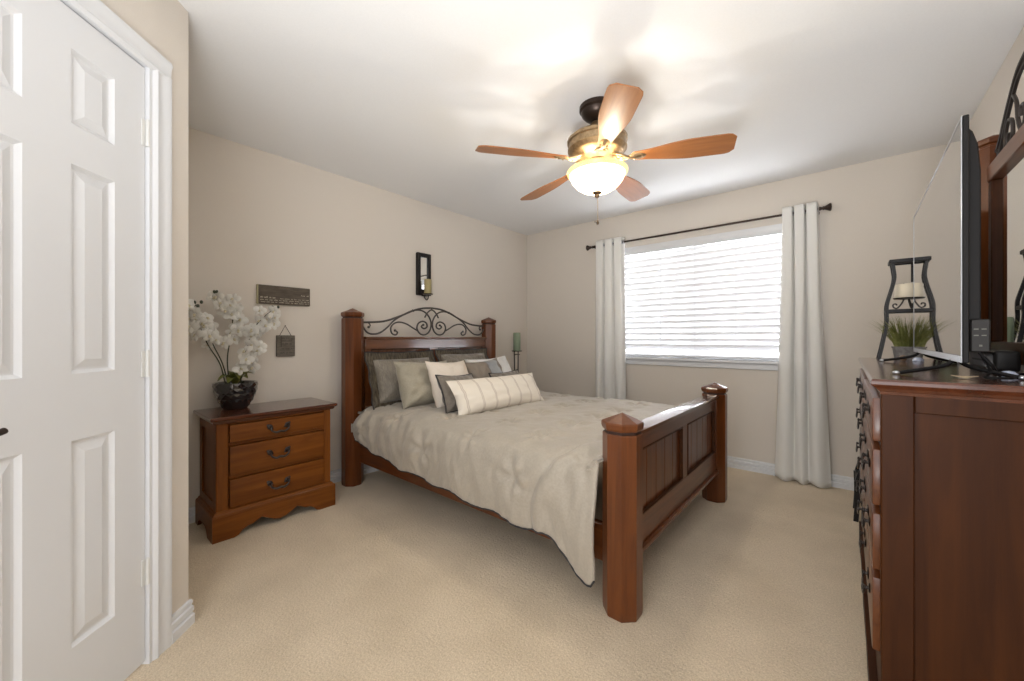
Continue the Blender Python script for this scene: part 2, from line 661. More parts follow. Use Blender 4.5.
# door casing
cas = [(0, 0), (0.075, 0), (0.075, 0.018), (0.062, 0.021), (0.05, 0.017), (0.022, 0.015), (0.012, 0.019), (0.004, 0.014), (0, 0.010)]
b = MB()
b.prism(cas, lambda u, v, d: W(0.016 + u, v, d), 0, 2.10)
b.prism(cas, lambda u, v, d: W(-0.626 - u, v, d), 0, 2.10)
b.prism([(u, v) for u, v in cas], lambda u, v, d: W(d, v, 2.085 + u), -0.701, 0.091)
wbox(b, 0.003, 0.018, -0.11, 0.009, 0, 2.088)
wbox(b, -0.628, -0.613, -0.11, 0.009, 0, 2.088)
wbox(b, -0.628, 0.018, -0.11, 0.009, 2.086, 2.10)
struct(b.build('trim_1', 'white'), 'white moulded casing around the six panel closet door')

# six panel door
door = bpy.data.objects.new('door_1', None)
COL.objects.link(door)
door.location = W(-0.305, -0.02, 0)
struct(door, 'white six panel closet door in the diagonal wall')
DZ0, DZ1 = 0.014, 2.080
cols = [(-0.500, -0.365), (-0.245, -0.112)]
rows = [(0.25, 0.845), (1.037, 1.64), (1.755, 1.97)]
b = MB()
ss = [-0.611, cols[0][0], cols[0][1], cols[1][0], cols[1][1], 0.0]
zs = [DZ0, rows[0][0], rows[0][1], rows[1][0], rows[1][1], rows[2][0], rows[2][1], DZ1]
for i in range(5):
    for j in range(7):
        if i in (1, 3) and j in (1, 3, 5):
            continue
        wbox(b, ss[i], ss[i + 1], -0.04, -0.004, zs[j], zs[j + 1])
bmesh.ops.remove_doubles(b.bm, verts=b.bm.verts, dist=0.0002)
b.build('door_frame', 'white', door, smooth=0)
for c in cols:
    for r in rows:
        t = MB()
        ins = [(0, -0.004), (0.010, -0.014), (0.016, -0.014), (0.040, -0.006)]
        rings = []
        for i_, d_ in ins:
            rings.append([t.bm.verts.new(W(s_, d_, z_)) for s_, z_ in ((c[0] + i_, r[0] + i_), (c[1] - i_, r[0] + i_), (c[1] - i_, r[1] - i_), (c[0] + i_, r[1] - i_))])
        for a, e in zip(rings, rings[1:]):
            for k in range(4):
                t.bm.faces.new((a[k], a[(k + 1) % 4], e[(k + 1) % 4], e[k]))
        t.bm.faces.new(rings[-1])
        bmesh.ops.recalc_face_normals(t.bm, faces=t.bm.faces)
        if t.bm.faces[0].normal.dot(Vector((1, 1, 0))) < 0:
            bmesh.ops.reverse_faces(t.bm, faces=t.bm.faces)
        t.build('door_panel', 'white', door, smooth=0)
for z in (1.853, 1.05, 0.325):
    b = MB()
    b.tube([W(0.002, 0.004, z - 0.045), W(0.002, 0.004, z + 0.045)], 0.006, 8)
    wbox(b, -0.014, 0.0, -0.004, -0.001, z - 0.045, z + 0.045)
    b.tube([W(0.002, 0.004, z + 0.045), W(0.002, 0.004, z + 0.050)], 0.004, 8)
    b.build('hinge', 'hinge', door)
b = MB()
b.tube([W(-0.545, -0.004, 0.92), W(-0.545, 0.006, 0.92)], 0.03, 16)
b.tube([W(-0.545, 0.0, 0.92), W(-0.545, 0.045, 0.92)], 0.009, 10)
b.tube(spline([W(-0.545, 0.045, 0.92), W(-0.52, 0.05, 0.922), W(-0.47, 0.048, 0.918), W(-0.447, 0.045, 0.921)], 5), 0.008, 10)
b.build('door_handle', 'bronze_dark', door)

# ------------------------------------------------------------------ window
win = bpy.data.objects.new('window_1', None)
COL.objects.link(win)
win.location = ((WX0 + WX1) / 2, RY + 0.13, WZ0)
struct(win, 'wide window behind the white blind')
b = MB()
fy0, fy1 = RY + 0.11, RY + 0.16
b.box(WX0, WX0 + 0.05, fy0, fy1, WZ0, WZ1).box(WX1 - 0.05, WX1, fy0, fy1, WZ0, WZ1)
b.box(WX0 + .05, WX1 - .05, fy0, fy1, WZ0, WZ0 + 0.05).box(WX0 + .05, WX1 - .05, fy0, fy1, WZ1 - 0.05, WZ1)
b.box(1.955, 2.035, fy0 - 0.005, fy1, WZ0 + .05, WZ1 - .05)
b.build('window_frame', 'white', win)
MB().box(WX0 + .05, 1.955, RY + 0.133, RY + 0.137, WZ0 + .05, WZ1 - .05).build('pane', 'glass', win)
MB().box(2.035, WX1 - .05, RY + 0.133, RY + 0.137, WZ0 + .05, WZ1 - .05).build('pane', 'glass', win)
b = MB()
b.box(WX0 - 0.03, WX1 + 0.03, RY - 0.045, RY + 0.11, WZ0 - 0.022, WZ0, 0.004)
b.box(WX0 - 0.015, WX1 + 0.015, RY - 0.016, RY, WZ0 - 0.075, WZ0 - 0.022, 0.004)
b.build('window_sill', 'white', win)

# ------------------------------------------------------------------ blind
bx0, bx1 = WX0 + 0.012, WX1 - 0.012
bl_ = thing('window_blind', 'white wide slat blind filling the window between the two curtains', 'blind', (2.0, RY + 0.04, WZ0))
MB().box(bx0, bx1, RY + 0.012, RY + 0.075, WZ1 - 0.055, WZ1 - 0.002, 0.003).build('headrail', 'white', bl_)
b = MB()
b.prism([(0, 0), (0.012, 0), (0.014, .012), (0.010, .02), (0.010, .06), (0.016, .07), (0.016, .082), (0, .082)],
        lambda u, v, d: Vector((d, RY + 0.012 - u, WZ1 - 0.084 + v)), bx0, bx1)
b.build('valance', 'white', bl_)
pitch, ns = 0.0575, 18
z = WZ1 - 0.115
slat_me = None
k = 0
while z > WZ0 + 0.06:
    tlt = radians(60)
    if slat_me is None:
        b = MB()

        def sf(u, v):
            q = (v - .5) * 0.072
            c_ = 0.004 * (1 - (2 * v - 1) ** 2)
            y_ = -q * cos(tlt) - c_ * sin(tlt)
            z_ = q * sin(tlt) - c_ * cos(tlt)
            return Vector((bx0 + u * (bx1 - bx0) - 2.0, y_, z_))
        b.grid(2, 6, sf)
        bmesh.ops.solidify(b.bm, geom=b.bm.faces[:], thickness=0.0028)
        me = bpy.data.meshes.new('slat')
        bmesh.ops.recalc_face_normals(b.bm, faces=b.bm.faces)
        b.bm.to_mesh(me)
        b.bm.free()
        me.materials.append(M['slat'])
        slat_me = me
    o = bpy.data.objects.new('slat', slat_me)
    COL.objects.link(o)
    o.parent = bl_
    o.location = (0, 0.0, z - WZ0)
    z -= pitch
    k += 1
MB().box(bx0, bx1, RY + 0.015, RY + 0.068, WZ0 + 0.012, WZ0 + 0.034, 0.003).build('bottom_rail', 'white', bl_)
for x in (1.32, 1.68, 2.0, 2.34, 2.66):
    MB().tube([(x, RY + 0.004, WZ0 + 0.03), (x, RY + 0.004, WZ1 - 0.06)], 0.0014, 5).build('ladder_cord', 'white', bl_)

# ------------------------------------------------------------------ curtain rod and curtains
RODY, RODZ = RY - 0.092, 2.128
rod = thing('curtain_rod', 'dark bronze curtain rod with bell finials above the window', 'curtain rod', (1.98, RY, RODZ))
MB().tube([(0.99, RODY, RODZ), (2.915, RODY, RODZ)], 0.0095, 10).build('rod_pole', 'bronze_dark', rod)
for sgn, x in ((-1, 0.985), (1, 2.92)):
    prof = [(0.0, 0), (0.0145, 0), (0.0145, .008), (0.010, .012), (0.010, .02), (0.015, .024), (0.013, .032), (0.019, .045), (0.029, .062), (0.030, .068), (0.024, .074), (0, .077)]
    t = MB().lathe(prof, seg=18)
    b = MB()
    b.add(t, Matrix.Translation((x, RODY, RODZ)) @ Matrix.Rotation(sgn * pi / 2, 4, 'Y'))
    t.bm.free()
    b.build('finial', 'bronze_dark', rod)
for x in (1.005, 2.895):
    b = MB()
    b.tube([(x, RODY, RODZ - 0.01), (x, RY - 0.004, RODZ - 0.01)], 0.006, 8)
    b.tube([(x, RY - 0.008, RODZ - 0.01), (x, RY - 0.0005, RODZ - 0.01)], 0.025, 14)
    b.tube([(x - 0.008, RODY, RODZ), (x + 0.008, RODY, RODZ)], 0.015, 12)
    b.build('bracket', 'bronze_dark', rod)


def curtain(label, xt0, xt1, xb0, xb1, nf, seed, ph):
    c = thing('curtain', label, 'curtain', ((xb0 + xb1) / 2, RODY, 0), 'curtains at the window')
    b = MB()
    ztop, zbot = RODZ + 0.052, 0.012
    NU, NV = nf * 20, 60

    def fn(u, v):
        z_ = ztop + (zbot - ztop) * v
        x0 = xt0 + (xb0 - xt0) * v ** 1.3
        x1 = xt1 + (xb1 - xt1) * v ** 1.3
        wob = 0.05 * noise.noise(Vector((u * 3, v * 2.2, seed))) * v
        q = (u + wob) * nf + ph
        t = q - math.floor(q)
        d_ = min(t, 1 - t)
        wd = 0.085 + 0.135 * v                       # the pleats open out towards the floor
        yy = RODY - 0.030 - 0.006 * v + (0.074 - 0.016 * v) * exp(-(d_ / wd) ** 2)
        yy -= 0.006 * cos(2 * pi * 2 * t) * v
        yy += 0.014 * v * noise.noise(Vector((u * 5, v * 3, seed + 4)))
        xx = x0 + (x1 - x0) * u + 0.010 * v * sin(q * pi + seed) - 0.004 * sin(2 * pi * t)
        zz = z_ + (0.008 * sin(q * 6 + 1) * (v > 0.99))
        return Vector((xx, yy, zz))
    b.grid(NU, NV, fn)
    bmesh.ops.recalc_face_normals(b.bm, faces=b.bm.faces)
    o = b.build('drape', 'curtain', c, smooth=80)
    sm = o.modifiers.new('thick', 'SOLIDIFY')
    sm.thickness = 0.0018
    sm.offset = 0
    # grommets where the cloth crosses the rod
    last = None
    for i in range(1, 400):
        u = i / 400
        p, p1 = fn(u, 0.017), fn(u - 1 / 400, 0.017)
        if (p.y - RODY) * (p1.y - RODY) < 0:
            t = MB()
            t.lathe([(0.014, -0.003), (0.021, -0.003), (0.023, 0), (0.021, 0.003), (0.014, 0.003)], seg=18, closed=True)
            g2 = MB()
            d0 = p - p1
            g2.add(t, Matrix.Translation((p.x, RODY, RODZ)) @ Matrix.Rotation(math.atan2(d0.y, d0.x) + pi / 2, 4, 'Z') @ Matrix.Rotation(pi / 2, 4, 'Y'))
            t.bm.free()
            g2.build('grommet', 'silver', c)
    return c


curtain('white grommet curtain hanging at the left of the window behind the bed', 1.035, 1.345, 0.995, 1.385, 3, 1.0, 0.12)
curtain('white grommet curtain hanging to the floor at the right of the window', 2.685, 2.915, 2.645, 2.985, 3, 5.0, 0.02)

# ------------------------------------------------------------------ ceiling fan
FX, FY = 2.015, 1.982
fan = thing('ceiling_fan', 'five blade ceiling fan with lit bowl lamp hanging from the ceiling', 'ceiling fan', (FX, FY, RZ))
MB().lathe([(0, RZ - 0.0005), (0.098, RZ - 0.0005), (0.098, RZ - 0.022), (0.088, RZ - 0.030), (0.086, RZ - 0.045), (0.070, RZ - 0.062), (0.055, RZ - 0.072), (0.03, RZ - 0.08), (0, RZ - 0.08)][::-1], FX, FY, 40).build('canopy', 'bronze_dark', fan)
MB().lathe([(0.022, RZ - 0.15), (0.022, RZ - 0.07)], FX, FY, 20).build('downrod', 'bronze_dark', fan)
mot = MB().lathe([(0, 2.160), (0.09, 2.160), (0.130, 2.166), (0.150, 2.176), (0.157, 2.190), (0.163, 2.194), (0.163, 2.206), (0.156, 2.210), (0.158, 2.232), (0.166, 2.238), (0.166, 2.252), (0.155, 2.262), (0.120, 2.278), (0.07, 2.290), (0.05, 2.310), (0.042, 2.335), (0.03, 2.35), (0, 2.35)], FX, FY, 48).build('motor_housing', 'bronze_light', fan)
MB().lathe([(0.0, 2.120), (0.035, 2.120), (0.042, 2.128), (0.044, 2.145), (0.060, 2.155), (0.1, 2.168), (0, 2.169)], FX, FY, 36).build('switch_housing', 'bronze_light', fan)
RB, ZB = 0.685, 2.132
blade_me = arm_me = None
for kk in range(5):
    a = radians(-124 + 72 * kk)
    if kk == 0:
        b = MB()
        out_ = []
        nn = 24
        r0, r1 = 0.20, RB
        for i in range(nn + 1):
            t = i / nn
            x = r0 + (r1 - r0) * t
            hw = 0.034 + 0.040 * smoothstep(0, 0.6, t)
            if t > 0.88:
                q = (t - 0.88) / 0.12
                hw *= sqrt(max(0.0, 1 - (q ** 3.2) * 0.62))
            out_.append((x, hw))
        pts = [(x, h) for x, h in out_] + [(x, -h) for x, h in out_[::-1]]
        pts = [(r0 - 0.012, 0.02), *pts, (r0 - 0.012, -0.02)]
        pit = radians(13)

        def b3(u, v, d):
            # counter-clockwise edge (+v) lower, clockwise edge higher
            return Vector((u, v * cos(pit) + d * sin(pit), -v * sin(pit) + d * cos(pit) - 0.028 * (u - 0.2)))
        b.prism(pts, b3, -0.003, 0.003, 0.0012)
        b.mi = 0
        bl0 = b
        me = bpy.data.meshes.new('fan_blade')
        bl0.bm.normal_update()
        bl0.bm.to_mesh(me)
        bl0.bm.free()
        me.materials.append(wood('blade_maple', (0.44, 0.18, 0.062), (0.29, 0.11, 0.035), 0, 0.35, 0.2))
        blade_me = me
        # ornate arm: two curved strands and a holder under the blade
        b = MB()
        for sgn in (-1, 1):
            b.tube(spline([(0.085, 0.008 * sgn, 0.022), (0.105, 0.030 * sgn, 0.008), (0.135, 0.032 * sgn, -0.004), (0.160, 0.016 * sgn, -0.008), (0.185, 0.0, -0.010)], 6), 0.0055, 8)
            b.tube(spline([(0.112, 0.026 * sgn, 0.002), (0.122, 0.012 * sgn, -0.003), (0.133, 0.010 * sgn, -0.005), (0.128, 0.020 * sgn, -0.004)], 5), 0.004, 6)
        b.tube([(0.085, 0, 0.018), (0.14, 0, -0.004), (0.235, 0, -0.012)], 0.009, 8)
        sp = [(0.215 + 0.046 * cos(t_), 0.026 * sin(t_)) for t_ in [2 * pi * i / 20 for i in range(20)]]
        b.prism(sp, lambda u, v, d: Vector((u, v * cos(pit), -v * sin(pit) + d)), -0.013, -0.004, 0.002)
        for px, py in ((0.20, 0.016), (0.20, -0.016), (0.245, 0.0)):
            b.sphere((px, py, -0.014 - py * sin(pit)), 0.0055, u=8, v=6)
        me = bpy.data.meshes.new('blade_arm')
        b.bm.normal_update()
        for f in b.bm.faces:
            f.smooth = True
        b.bm.to_mesh(me)
        b.bm.free()
        me.materials.append(M['bronze_light'])
        arm_me = me
    for nm, me_ in (('fan_blade', blade_me), ('blade_arm', arm_me)):
        o = bpy.data.objects.new(nm, me_)
        COL.objects.link(o)
        o.parent = fan
        o.location = (0, 0, ZB - RZ + (0 if nm == 'fan_blade' else 0.006))
        o.rotation_euler = (0, 0, a)
# lamp: bowl, rim, finial, pull chain, bulbs
bowl_prof = [(0.004, 1.955), (0.045, 1.960), (0.085, 1.973), (0.115, 1.993), (0.138, 2.020), (0.150, 2.045), (0.154, 2.058)]
o = MB().lathe(bowl_prof, FX, FY, 48).build('lamp_bowl', 'bowl', fan)
o.visible_shadow = True
MB().lathe([(0.150, 2.056), (0.157, 2.054), (0.165, 2.062), (0.168, 2.074), (0.164, 2.080), (0.156, 2.076), (0.152, 2.064)], FX, FY, 48, closed=True).build('bowl_rim', 'bowl_rim', fan)
MB().lathe([(0, 1.925), (0.008, 1.928), (0.013, 1.938), (0.012, 1.945), (0.024, 1.952), (0.027, 1.960), (0.018, 1.966), (0, 1.968)], FX, FY, 24).build('lamp_finial', 'bronze', fan)
MB().lathe([(0.007, 1.96), (0.007, 2.13)], FX, FY, 10).build('lamp_stem', 'bronze_light', fan)
b = MB()
b.tube([(FX + 0.004, FY, 1.928), (FX + 0.004, FY, 1.80)], 0.0016, 6)
pcn = b.build('pull_chain', 'bronze_light', fan)
b = MB()
b.lathe([(0, 1.776), (0.005, 1.778), (0.008, 1.788), (0.005, 1.798), (0.002, 1.803), (0, 1.803)], FX + 0.004, FY, 12)
b.sphere((FX - 0.012, FY, 1.795), 0.004, u=8, v=6)
b.build('chain_pull', 'bronze', pcn)
for kk in range(2):
    a = radians(-52 + 180 * kk)
    bxx, byy = FX + 0.055 * cos(a), FY + 0.055 * sin(a)
    MB().sphere((bxx, byy, 2.030), 0.022, (1, 1, 1.3)).build('bulb', 'bulb', fan)
    MB().tube([(FX, FY, 2.115), (bxx, byy, 2.085), (bxx, byy, 2.058)], 0.010, 8).build('bulb_socket', 'bronze_light', fan)
    l = bpy.data.lights.new('fan_bulb_light', 'POINT')
    l.energy = LAMP_W
    l.color = (1.0, 0.955, 0.885)
    l.shadow_soft_size = 0.012
    lo = bpy.data.objects.new('fan_bulb_light', l)
    COL.objects.link(lo)
    lo.location = (bxx, byy, 1.998)


# ------------------------------------------------------------------ bed frame
BY0, BY1 = 1.545, 3.052         # post centres
HX, FXB = 0.135, 2.368
BYC = (BY0 + BY1) / 2
bed = thing('bed', 'reddish wooden poster bed with iron scroll headboard against the left wall', 'bed', (1.25, BYC, 0))


def post(cx, cy, htop, w=0.15):
    """octagonal post with a groove and a pointed cap"""
    r = w / 2 / cos(pi / 8)
    ph = pi / 8
    b = MB()
    b.lathe([(0, 0), (r * .96, 0), (r * .985, 0.008), (r, 0.03), (r, htop - 0.085), (r * .97, htop - 0.080)], cx, cy, 8, ph)
    b.mi = 1
    b.lathe([(r * .97, htop - 0.080), (r * .90, htop - 0.078), (r * .90, htop - 0.070), (r * .98, htop - 0.068)], cx, cy, 8, ph)
    b.mi = 0
    b.lathe([(r * .98, htop - 0.068), (r * 1.04, htop - 0.060), (r * 1.065, htop - 0.052), (r * 1.065, htop - 0.040), (r * 1.02, htop - 0.034), (0, htop)], cx, cy, 8, ph)
    o = b.build('bed_post', ['cherry_z', 'groove'], bed, smooth=15)
    return o


post(HX, BY0 - 0.026, 1.374)
post(HX, BY1, 1.366)
post(FXB, BY0, 0.828)
post(FXB, BY1 - 0.006, 0.826)


def panel_board(name, wy, wz, x, y0, y1, z0, z1, top_h, bot_h, th, nplank, zt_extra=0.0):
    """rails, stiles and two grooved plank panels in the plane x; returns the part"""
    MB().box(x - th / 2, x + th / 2, y0, y1, z1 - top_h, z1, 0.004).build(name + '_rail', wy, bed)
    MB().box(x - th / 2, x + th / 2, y0, y1, z0, z0 + bot_h, 0.004).build(name + '_rail', wy, bed)
    ym = (y0 + y1) / 2
    for (a, c) in ((y0, y0 + 0.05), (ym - 0.045, ym + 0.045), (y1 - 0.05, y1)):
        MB().box(x - th / 2 + .001, x + th / 2 - .001, a, c, z0 + bot_h, z1 - top_h).build(name + '_stile', wz, bed)
    for (a, c) in ((y0 + 0.05, ym - 0.045), (ym + 0.045, y1 - 0.05)):
        p = MB()
        wd = (c - a) / nplank
        for i in range(nplank):
            p.box(x - 0.010, x + 0.010, a + i * wd + .0005, a + (i + 1) * wd - .0005, z0 + bot_h - .004, z1 - top_h + .004, 0.0035)
        p.build(name + '_panel', wz, bed)
        q = MB()
        for zz in (z0 + bot_h, z1 - top_h):
            q.box(x + 0.010, x + th / 2 + 0.003, a, c, zz - 0.005, zz + 0.005, 0.002)
        q.box(x + .010, x + th / 2 + 0.003, a, a + .008, z0 + bot_h + .005, z1 - top_h - .005, 0.002)
        q.box(x + .010, x + th / 2 + 0.003, c - .008, c, z0 + bot_h + .005, z1 - top_h - .005, 0.002)
        q.build(name + '_moulding', 'dark_shaded_y', bed)


fy0, fy1 = BY0 + 0.068, BY1 - 0.068
panel_board('footboard', 'cherry_y', 'cherry_z', FXB, fy0, fy1, 0.225, 0.722, 0.075, 0.135, 0.050, 5)
MB().box(FXB - 0.045, FXB + 0.045, fy0, fy1, 0.722, 0.742, 0.006, 2).build('footboard_cap', 'gloss_y', bed)
MB().box(FXB - 0.012, FXB + 0.042, fy0, fy1, 0.205, 0.227, 0.006, 2).build('footboard_base_moulding', 'cherry_y', bed)
panel_board('headboard', 'gloss_y', 'gloss_z', HX, fy0, fy1, 0.30, 1.132, 0.085, 0.2, 0.045, 8)
MB().box(HX - 0.035, HX + 0.040, fy0, fy1, 1.132, 1.152, 0.006, 2).build('headboard_cap', 'gloss_y', bed)
for y in (BY0 + 0.012, BY1 - 0.012):
    MB().box(HX + 0.065, FXB - 0.065, y - 0.016, y + 0.016, 0.172, 0.335, 0.005).build('side_rail', 'cherry_x', bed)

# iron scrollwork on the headboard
hw = (fy1 - fy0) / 2
ZR, HH = 1.155, 0.265


def scr(pts, s_):
    return [Vector((HX, BYC - 0.01 - s_ * p[0] * hw, ZR + p[1] * HH)) for p in pts]


b = MB()
mainc = [(1.0, .42), (.85, .44), (.7, .49), (.5, .66), (.3, .87), (.15, .97), (0, 1.0)]
s2 = [(1.0, .30), (.95, .13), (.88, .07), (.78, .11), (.68, .28), (.58, .52), (.45, .71), (.32, .86), (.2, .90), (.10, .82), (.03, .62), (.01, .40),
      (.04, .18), (.11, .06), (.19, .09), (.24, .26), (.22, .44), (.15, .52), (.09, .46), (.08, .33), (.13, .27), (.17, .34), (.14, .40)]
cs = [(.57, .19), (.535, .13), (.56, .05), (.615, .10), (.63, .27), (.58, .42), (.5, .465), (.4, .41), (.3, .28), (.235, .20)]
hk = [(.98, .42), (.93, .41), (.905, .33), (.925, .28)]
for s_ in (1, -1):
    b.tube(spline(scr(mainc, s_), 8), 0.0085, 8)
    b.tube(spline(scr(s2, s_), 6), 0.0075, 8)
    b.tube(spline(scr(cs, s_), 6), 0.007, 8)
    b.tube(spline(scr(hk, s_), 5), 0.005, 8)
    for p in ((.14, .40), (.57, .19), (.925, .28)):
        q = scr([p], s_)[0]
        b.sphere(q, 0.011, u=10, v=8)
b.tube(spline(scr([(.115, .66), (.07, .83), (0, .935), (-.07, .83), (-.115, .66)], 1), 6), 0.007, 8)
for s_ in (0.0,):
    b.tube([scr([(0, .935)], 1)[0], scr([(0, 1.0)], 1)[0]], 0.006, 8)
for s_ in (.3, -.3):
    b.tube([scr([(s_, .87)], 1)[0] + Vector((0, -.008, 0)), scr([(s_, .87)], 1)[0] + Vector((0, .008, 0))], 0.0105, 8)
b.build('scrollwork', 'iron_grey', bed)

# ------------------------------------------------------------------ comforter
CX0, CX1 = 0.232, 2.300
cf = MB()
TOP = 0.628
YN, YF = BY0 - 0.03, BY1 + 0.03       # edges of the mattress


def hem(x):
    """height of the near hem along the bed"""
    if x < 2.03:
        t = (x - CX0) / (2.03 - CX0)
        z_ = 0.425 - 0.30 * t ** 0.62 + 0.125 * t
    else:
        t = (x - 2.03) / (CX1 - 2.03)
        z_ = 0.25 - 0.125 * smoothstep(0, 0.92, t) + 0.03 * smoothstep(0.92, 1, t)
    return z_ + 0.010 * sin(x * 19) + 0.012 * noise.noise(Vector((x * 3, 1.7, 0)))


tufts = []
for i in range(6):
    for j in range(7):
        tufts.append((0.42 + 0.36 * i, -0.16 + 0.31 * j + (0.155 if i % 2 else 0)))


def comf(u, v):
    x = CX0 + (CX1 - CX0) * u
    # v runs from the near hem, over the top, to the far hem; arc coordinate
    zn = hem(x)
    side = TOP - zn
    rr = 0.075
    wtop = (YF - YN)
    fs = 0.36
    drop_f = 0.33
    Ln, Lt, Lf = side, wtop, drop_f
    s = v * (Ln + Lt + Lf)
    bulge = 0.02
    if s < Ln:
        q = s / Ln                               # 0 at the hem, 1 at the top edge
        z_ = zn + side * q
        y_ = YN - 0.050 - 0.030 * (1 - q) + 0.028 * sin(pi * q) * -1
        nrm = Vector((0, -1, 0.1))
    elif s < Ln + Lt:
        q = (s - Ln)
        y_ = YN + q
        z_ = TOP
        nrm = Vector((0, 0, 1))
    else:
        q = (s - Ln - Lt) / Lf
        y_ = YF + 0.05 + 0.02 * q
        z_ = TOP - drop_f * q
        nrm = Vector((0, 1, 0.1))
    # round the long edges by blending towards a quarter circle
    R_ = 0.10
    d1 = s - Ln
    if -R_ < d1 < R_:
        th = (d1 + R_) / (2 * R_) * (pi / 2)
        yy = YN - 0.050 + (R_ * 0.75 + 0.05) * (1 - cos(th))
        zz = TOP - R_ * 0.78 * (1 - sin(th))
        y_, z_ = yy + (0 if d1 < 0 else 0), zz
        k_ = max(0, d1) / R_
        y_ = yy * (1 - k_) + (YN + d1) * k_
        kz = max(0, -d1) / R_
        z_ = zz * (1 - kz) + (TOP + d1) * kz
        y_ = y_ * (1 - kz) + (YN - 0.050 - 0.030 * (1 - (s / Ln)) - 0.028 * sin(pi * s / Ln)) * kz
        nrm = Vector((0, -cos(th), sin(th)))
    d2 = s - Ln - Lt
    if -R_ < d2 < R_:
        th = (d2 + R_) / (2 * R_) * (pi / 2)
        z_ = TOP - R_ * 0.7 * (1 - cos(th))
        y_ = YF - R_ * 0.6 + (R_ * 0.6 + 0.05) * sin(th)
        nrm = Vector((0, sin(th), cos(th)))
    # crown and foot end: the cloth sinks a little towards the footboard and under the pillows
    disp = 0.012 * sin(pi * min(1, max(0, (s - Ln) / Lt)))
    disp += 0.016 * noise.noise(Vector((x * 2.2, s * 2.4, 0.3)))
    disp += 0.008 * noise.noise(Vector((x * 6, s * 5, 2.3)))
    wr = 0.0
    if s < Ln:                                    # hanging folds on the near side
        q = s / Ln
        amp = 0.019 * (1 - q) ** 0.5 * (1.0 if x < 1.5 else 0.75)
        wr += amp * noise.noise(Vector((x * 9.0 + 0.6 * q, q * 0.8, 7.1)))
        hd = smoothstep(1.1, 0.25, x)
        wr += 0.013 * hd * sin(x * 46 + 3.0 * q + 2 * noise.noise(Vector((x * 4, q * 2, 3)))) * (0.35 + 0.65 * sin(pi * q))
        wr += 0.0075 * noise.noise(Vector((x * 20 + q * 2, q * 2.2, 9.1)))
        wr += 0.005 * noise.noise(Vector((x * 36 - q * 3, q * 5, 12.1)))
    else:
        wr += 0.0060 * noise.noise(Vector((x * 8 + s * 6, s * 9 - x * 5, 4.1)))
        wr += 0.0035 * noise.noise(Vector((x * 17 - s * 9, s * 20 + x * 6, 6.1)))
    t_ = s - Ln
    for tx, ty in tufts:
        dx, dy = x - tx, t_ - ty
        r2 = dx * dx + dy * dy
        if r2 < 0.05:
            r_ = sqrt(r2)
            an = math.atan2(dy, dx)
            wr -= 0.020 * exp(-r2 / 0.0016)
            wr += 0.0095 * cos(an * 5 + tx * 7 + ty * 3) * exp(-((r_ - 0.055) ** 2) / 0.0018) * (1 if r_ > 0.015 else 0)
    # fold line near the foot where the corner turns
    cl = x - (1.985 + 0.12 * smoothstep(0, 0.4, t_ + 0.3) + 0.03 * sin(t_ * 6))
    if t_ < 0.35:
        wr -= 0.016 * exp(-(cl / 0.016) ** 2) * smoothstep(0.35, 0.05, t_)
        wr += 0.014 * exp(-((cl - 0.05) / 0.035) ** 2) * smoothstep(0.35, 0.05, t_)
    p = Vector((x, y_, z_)) + nrm.normalized() * (disp + wr)
    # the head end rolls down over the mattress edge
    e = smoothstep(0.10, 0.0, u)
    if s > Ln * 0.4:
        p.z -= 0.05 * e ** 2
    p.y += 0.05 * e ** 1.6 * (1 if s < Ln else 0)
    # foot end tucks in front of the footboard
    e2 = smoothstep(0.955, 1.0, u)
    if t_ > 0.10:
        p.z -= 0.10 * e2 * smoothstep(0.10, 0.3, t_)
    if s < Ln:
        p.y = min(p.y, BY0 - 0.088) if x > 2.24 else p.y
    else:
        if x > FXB - 0.09 and p.y < BY0 + 0.085:
            p.y = min(p.y, BY0 - 0.085)
    return p


cf.grid(190, 170, comf)
bmesh.ops.recalc_face_normals(cf.bm, faces=cf.bm.faces)
com = cf.build('comforter', 'comforter', None, smooth=80)
sm = com.modifiers.new('thick', 'SOLIDIFY')
sm.thickness = 0.014
sm.offset = -1
tag(com, 'tan tufted comforter spread over the wooden bed', 'comforter')
# piped edge along the near hem and the foot
pp = [comf(i / 120, 0) for i in range(121)]
b = MB()
b.tube(pp, 0.0045, 6)
ed = b.build('piping', 'piping', com)

# ------------------------------------------------------------------ pillows


